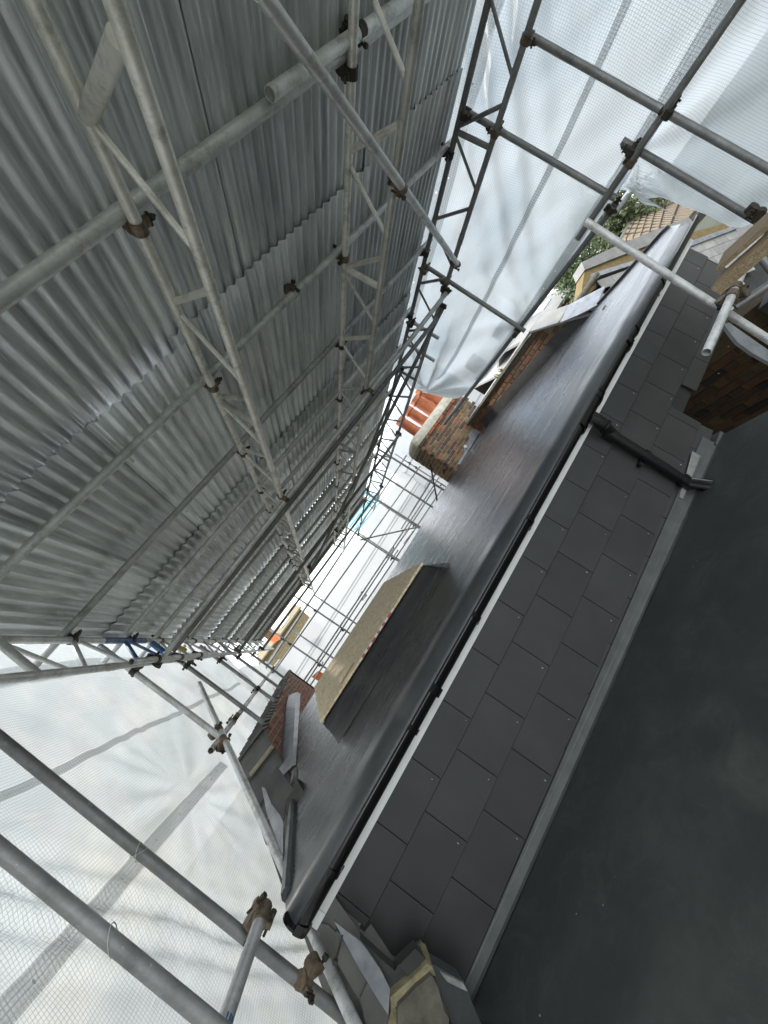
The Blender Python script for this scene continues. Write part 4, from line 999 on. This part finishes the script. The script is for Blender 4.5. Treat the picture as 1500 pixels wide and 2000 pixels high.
# right lower sheet
HEM = sorted((q.y, q.z) for q in (atx(px, py, 4.08) for px, py in ((1222, 368), (1262, 384), (1300, 390), (1335, 402), (1352, 418), (1345, 440), (1375, 452), (1425, 437), (1450, 438), (1500, 420))))
def f_rl(u, v):
    y = -1.0+3.0*u
    zb = pw(y, HEM); zt = 1.60
    zb += .012*nz(y*14, 0, 3)-(.05 if 1.3 < y < 1.72 else 0)
    z = zb+(zt-zb)*v
    d = fan(y, z, 1.78, 1.62, 9, 1.2, 5)*1.1+.018*math.sin(9*(z-1.62)+4*nz(y*1.5, z*2, 31)+(1.8-y)*5)*(1-v)+.03*nz(y*1.2, z*1.4, 6)+.006*nz(y*7, z*7, 7)
    return (4.06+d, y, z)
sheeting('scaffold_sheeting', 'lower white sheet at the top right corner with folds fanning from a coupler', f_rl, 110, 50, 3.0, 1.3, 'sheet')
# left sheet
def f_l(u, v):
    y = -1.0+9.5*u; z = -.9+4.2*v
    x = -1.27-.36*(3.1-z)/2.2
    if z < .9: x = -1.27-.36-.05*(.9-z)
    d = .035*nz(y*.9-z*.4, z*1.0, 11)+.02*nz((y+z)*1.0, (z-y)*4, 12)+fan(y, z, 3.75, 1.72, 15, .6, 13)*.4+.006*nz(y*6, z*6, 14)
    if y > 4.6: d += .05*nz(y*2.1, z*2.4, 15)*min(1, (y-4.6))
    s = (z-1.2)+(y-2.8)*1.1
    d += .022*math.sin(s*26+3*nz(y, z, 16))*math.exp(-((s)/.35)**2)
    return (x-d, y, z)
sheeting('scaffold_sheeting', 'grubby white reinforced sheet with two grey bands closing the left side', f_l, 220, 110, 9.5, 4.2, 'sheet_dirty',
         [(.762, .773, 0, .9, 0), (.596, .617, 0, .60, .2), (.915, .95, .0, .95, .2)])
# far sheet
def f_f(u, v):
    x = -3.2+9.4*u; zt = 2.36+.05*(x+1.2); z = -1.0+(zt+1.0)*v
    return (x, 13.15+.05*nz(x*.7, z*.8, 21)+.02*nz(x*2.2, z*2, 22), z)
sheeting('scaffold_sheeting', 'bright white sheet closing the far end behind the distant uprights', f_f, 120, 50, 9.4, 3.4, 'sheet_far', [(.80, .812, .0, 1, 0), (.825, .84, 0, 1, 0)])
def f_fr(u, v):
    y = 7.4+6.2*u; z = -1.0+4.6*v
    return (6.15+.06*nz(y*.6, z*.7, 23)+.02*nz(y*2, z*2.4, 24), y, z)
sheeting('scaffold_sheeting', 'pale sheet on the far right behind the chimney stack', f_fr, 90, 60, 6.2, 4.6, 'sheet_far', [(.60, .61, 0, 1, 0), (.78, .795, 0, 1, 0)])
def f_fl(u, v):
    y = 8.4+5.0*u; z = -.5+3.2*v+.15*nz(y, 0, 5)
    return (-1.5-.12*nz(y*1.1, z*1.3, 25)-.04*nz(y*3, z*3.4, 26)-.25*(1-v), y, z)
sheeting('scaffold_sheeting', 'crumpled dirty sheet behind the left brick parapet', f_fl, 90, 50, 5.0, 3.2, 'sheet_dirty')
g = G(); c = aty(708, 992, 14.5)
for i in range(9):
    g.prism([(c.x-.9, 14.5, c.z-.4+i*.11), (c.x+.75, 14.5, c.z-.45+i*.11), (c.x+.75, 14.5, c.z-.38+i*.11), (c.x-.9, 14.5, c.z-.33+i*.11)], (0, .02, 0))
tag(g.make('blue_netting', 'bluenet'), 'patch of light blue netting beyond the far right end of the roof', 'netting')
for (pts, y, lab) in (([(622, 1310), (636, 1318), (630, 1335), (608, 1322)], 12.6, 'orange barrier panel low behind the far scaffold ledgers'), ([(524, 1248), (545, 1235), (548, 1248), (535, 1256)], 14, 'orange barrier panel under the distant yellow roof'), ([(523, 1345), (534, 1344), (531, 1352), (525, 1350)], 10.5, 'small orange cloth scrap by the left brick parapet')):
    g = G(); g.prism([aty(a, b, y) for a, b in pts], (0, .04, 0)); tag(g.make('orange_panel', 'orange'), lab, 'barrier')

# ================================================================== NEIGHBOURHOOD
NYY = 6.2
ng = thing('neighbour_dormer', 'neighbouring gable with ochre verge and grey slates beyond the right parapet', 'roof', aty(1200, 500, NYY))
def pq(pix, y): return [aty(a, b, y) for a, b in pix]
g = G(); g.prism(pq([(1136, 512), (1200, 482), (1270, 453), (1345, 424), (1360, 440), (1290, 470), (1205, 502), (1142, 527)], NYY), (0, .35, 0)); g.make('verge_capping', 'slate_far', ng)
g = G(); g.prism(pq([(1142, 528), (1205, 503), (1290, 471), (1430, 432), (1436, 442), (1340, 475), (1250, 506), (1160, 540), (1165, 560), (1140, 585), (1134, 580)], NYY+.05), (0, .3, 0)); g.make('ochre_bargeboard', 'gold', ng)
g = G(); g.prism(pq([(1155, 535), (1168, 530), (1250, 505), (1340, 474), (1436, 440), (1440, 446), (1345, 482), (1250, 512), (1172, 538), (1160, 552)], NYY-.04), (0, .12, 0)); g.make('lead_edge', 'lead', ng)
g = G(); g.cyl(aty(1166, 536, NYY-.1), aty(1105, 620, NYY-.1), .055, 10); g.make('hip_roll', 'stone', ng)
base = [(1160, 552), (1250, 513), (1345, 483), (1450, 450), (1480, 520), (1350, 560), (1200, 640), (1100, 640)]
g = G(); g.prism(pq([(1160, 552), (1250, 513), (1345, 483), (1500, 440), (1500, 600), (1350, 640), (1200, 660), (1100, 650)], NYY+.12), (0, .2, 0)); g.make('slate_backing', 'lead_dark', ng)
# individual slates on it, in courses parallel to the verge
a0 = aty(1166, 548, NYY); a1 = aty(1436, 448, NYY); du = (a1-a0).normalized(); dv = Vector((du.z, 0, -du.x)); 
if dv.z > 0: dv = -dv
for r_ in range(15):
    for c_ in range(15):
        s = a0+du*(c_*.42+(.21 if r_ % 2 else 0))+dv*(r_*.24)
        if s.z < -1.6 or s.x < 4.9: continue
        P = [s, s+du*.412, s+du*.412+dv*.236, s+dv*.236]
        g = G(); g.prism([p+Vector((0, -.0+.006*(i in (0, 1)), 0)) for i, p in enumerate(P)], (0, .02, 0)); g.make('slate', 'slate_far', ng)
# ribbed tile roof behind
tr = thing('tiled_roof', 'tan ribbed tile roof sloping behind the ochre verge', 'roof', aty(1290, 420, 9))
pl0 = aty(1220, 470, 9.0); nrmP = ((.35, -.75, 1)); dP = Vector(nrmP).dot(pl0)
A1, B1, C1, D1 = (atp(px, py, nrmP, dP) for px, py in ((1262, 372), (1212, 472), (1330, 452), (1400, 380)))
g = G(); g.prism([A1, B1, C1, D1], (0, .1, -.2)); MT['tile_dk'] = simple('dark_tile_gap', (.02, .015, .01), (.035, .025, .015), .9); g.make('roof_base', 'tile_dk', tr)
g = G(); rowsn = 7; ribs = 30
up = (A1-B1); ac = (D1-A1); ac2 = (C1-B1); nn = Vector(nrmP).normalized()
for r_ in range(rowsn):
    for i in range(ribs):
        for_ = lambda s, t: (B1+up*t)+((ac2*(1-t)+ac*t)*s)
        s0, s1 = i/ribs, (i+.62)/ribs
        t0, t1 = r_/rowsn, (r_+1.0)/rowsn
        P = [for_(t0, s0), for_(t1-.02, s0), for_(t1-.02, s1), for_(t0, s1)]
        g.add([P[0]+nn*.0, P[1]+nn*.0, P[2]+nn*.0, P[3]+nn*.0, P[0]+nn*.05, P[1]+nn*.075, P[2]+nn*.075, P[3]+nn*.05], [(4, 5, 6, 7), (0, 1, 5, 4), (1, 2, 6, 5), (2, 3, 7, 6), (3, 0, 4, 7)])
MT['tile'] = simple('tan_concrete_tile', (.15, .11, .065), (.22, .165, .10), .9, 0, 6, bump=.4); tag(g.make('ribbed_tiles', 'tile', tr), kind='stuff')
g = G(); g.cyl(A1, B1, .09, 8); g.make('ridge_tiles', 'stone', tr)

MT['leaf'] = objvar('leaf', [(.05, .085, .02), (.07, .11, .03), (.04, .07, .02), (.1, .13, .045)], (.12, .14, .06), 1.2, .6, .1)
MT['bark'] = simple('bark', (.06, .045, .03), (.12, .09, .06), .95)
MT['leaf_lt'] = simple('pale_leaf', (.10, .13, .04), (.2, .22, .1), .7)
def tree(label, c, rad, n, base, seed):
    t = thing('tree', label, 'tree', (c[0], c[1], base)); rr = random.Random(seed)
    g = G(); c = Vector(c); b0 = Vector((c.x, c.y, base)); g.cyl(b0, c-Vector((0, 0, rad*.3)), .22, 8, r2=.1)
    for i in range(7):
        a = i*.9; g.cyl(c-Vector((0, 0, rad*(.6-.06*i))), c+Vector((math.cos(a)*rad*.6, math.sin(a)*rad*.6, rad*rr.uniform(-.1, .5))), .07, 6, r2=.02)
    g.make('trunk', 'bark', t)
    cl = [c+Vector((rr.gauss(0, .42), rr.gauss(0, .42), rr.gauss(0, .4)))*rad for _ in range(34)]
    for nm, mat, k in (('crown', 'leaf', n), ('pale_leaves', 'leaf_lt', n//10)):
        g = G()
        for _ in range(k):
            q = rr.choice(cl); p = q+Vector((rr.gauss(0, 1), rr.gauss(0, 1), rr.gauss(0, 1)))*rad*.16
            a = Vector((rr.gauss(0, 1), rr.gauss(0, 1), rr.gauss(0, 1))).normalized(); b = a.orthogonal().normalized(); s = rr.uniform(.06, .12)*max(1, rad/2.2)
            g.add([p-a*s, p+b*s*.5, p+a*s, p-b*s*.5], [(0, 1, 2, 3)])
        g.make(nm, mat, t)
q = aty(1190, 455, 13.5); tree('dense green tree beyond the right parapet and tiled roof', (q.x, q.y, q.z), 2.3, 15000, -8.5, 1)
q = aty(1140, 540, 13.0); tree('smaller green bush lower behind the ochre gable', (q.x, q.y, q.z), 1.5, 7000, -8.5, 2)

MT['gravel'] = simple('tan_gravel', (.16, .12, .06), (.26, .21, .12), .95, 0, 5, bump=.5)
MT['win'] = simple('rooflight_glass', (.35, .4, .42), (.5, .55, .58), .1, 0, 3)
def house(label, px, py, dist, w_, d_, wallh, mat, roofmat, cat='house'):
    c = aty(px, py, dist); t = thing('far_house', label, cat, c); z0 = -8.5; z1 = c.z
    g = G(); g.box((c.x-w_/2, c.y, z0), (c.x+w_/2, c.y+d_, z1)); g.make('wall', mat, t)
    g = G(); g.prism([(c.x-w_/2-.2, c.y-.3, z1-.1), (c.x+w_/2+.2, c.y-.3, z1-.1), (c.x+w_/2+.2, c.y+d_/2, z1+wallh), (c.x-w_/2-.2, c.y+d_/2, z1+wallh)], (0, 0, .12))
    g.prism([(c.x-w_/2-.2, c.y+d_+.3, z1-.1), (c.x+w_/2+.2, c.y+d_+.3, z1-.1), (c.x+w_/2+.2, c.y+d_/2, z1+wallh), (c.x-w_/2-.2, c.y+d_/2, z1+wallh)], (0, 0, .12)); g.make('roof', roofmat, t)
    g = G(); g.box((c.x-w_/4, c.y+d_/2-.3, z1+wallh-.5), (c.x-w_/4+.8, c.y+d_/2+.3, z1+wallh+1.0)); g.make('chimney', 'brick_orange', t)
    g = G(); g.prism([(c.x+.3, c.y+.8, z1-.1+wallh*(1.1)/(d_/2+.3)+.16), (c.x+1.3, c.y+.8, z1-.1+wallh*1.1/(d_/2+.3)+.16), (c.x+1.3, c.y+1.8, z1-.1+wallh*2.1/(d_/2+.3)+.16), (c.x+.3, c.y+1.8, z1-.1+wallh*2.1/(d_/2+.3)+.16)], (0, 0, .06)); g.make('rooflight', 'win', t)
    return t
house('orange brick house glimpsed behind the right parapet coping', 1055, 640, 17, 7, 7, 1.6, 'brick_orange', 'slate_far')
house('second brick house further off below the right sheeting hem', 965, 760, 24, 9, 7, 1.8, 'brick_red', 'slate_old')
house('distant house with tan gravelled roof seen past the far end of the tin roof', 548, 1240, 30, 4.2, 9, 1.0, 'gravel', 'gravel')
house('slate roofed house beyond the ochre gable', 1090, 600, 15, 4, 5, 1.2, 'brick_orange', 'slate_far')
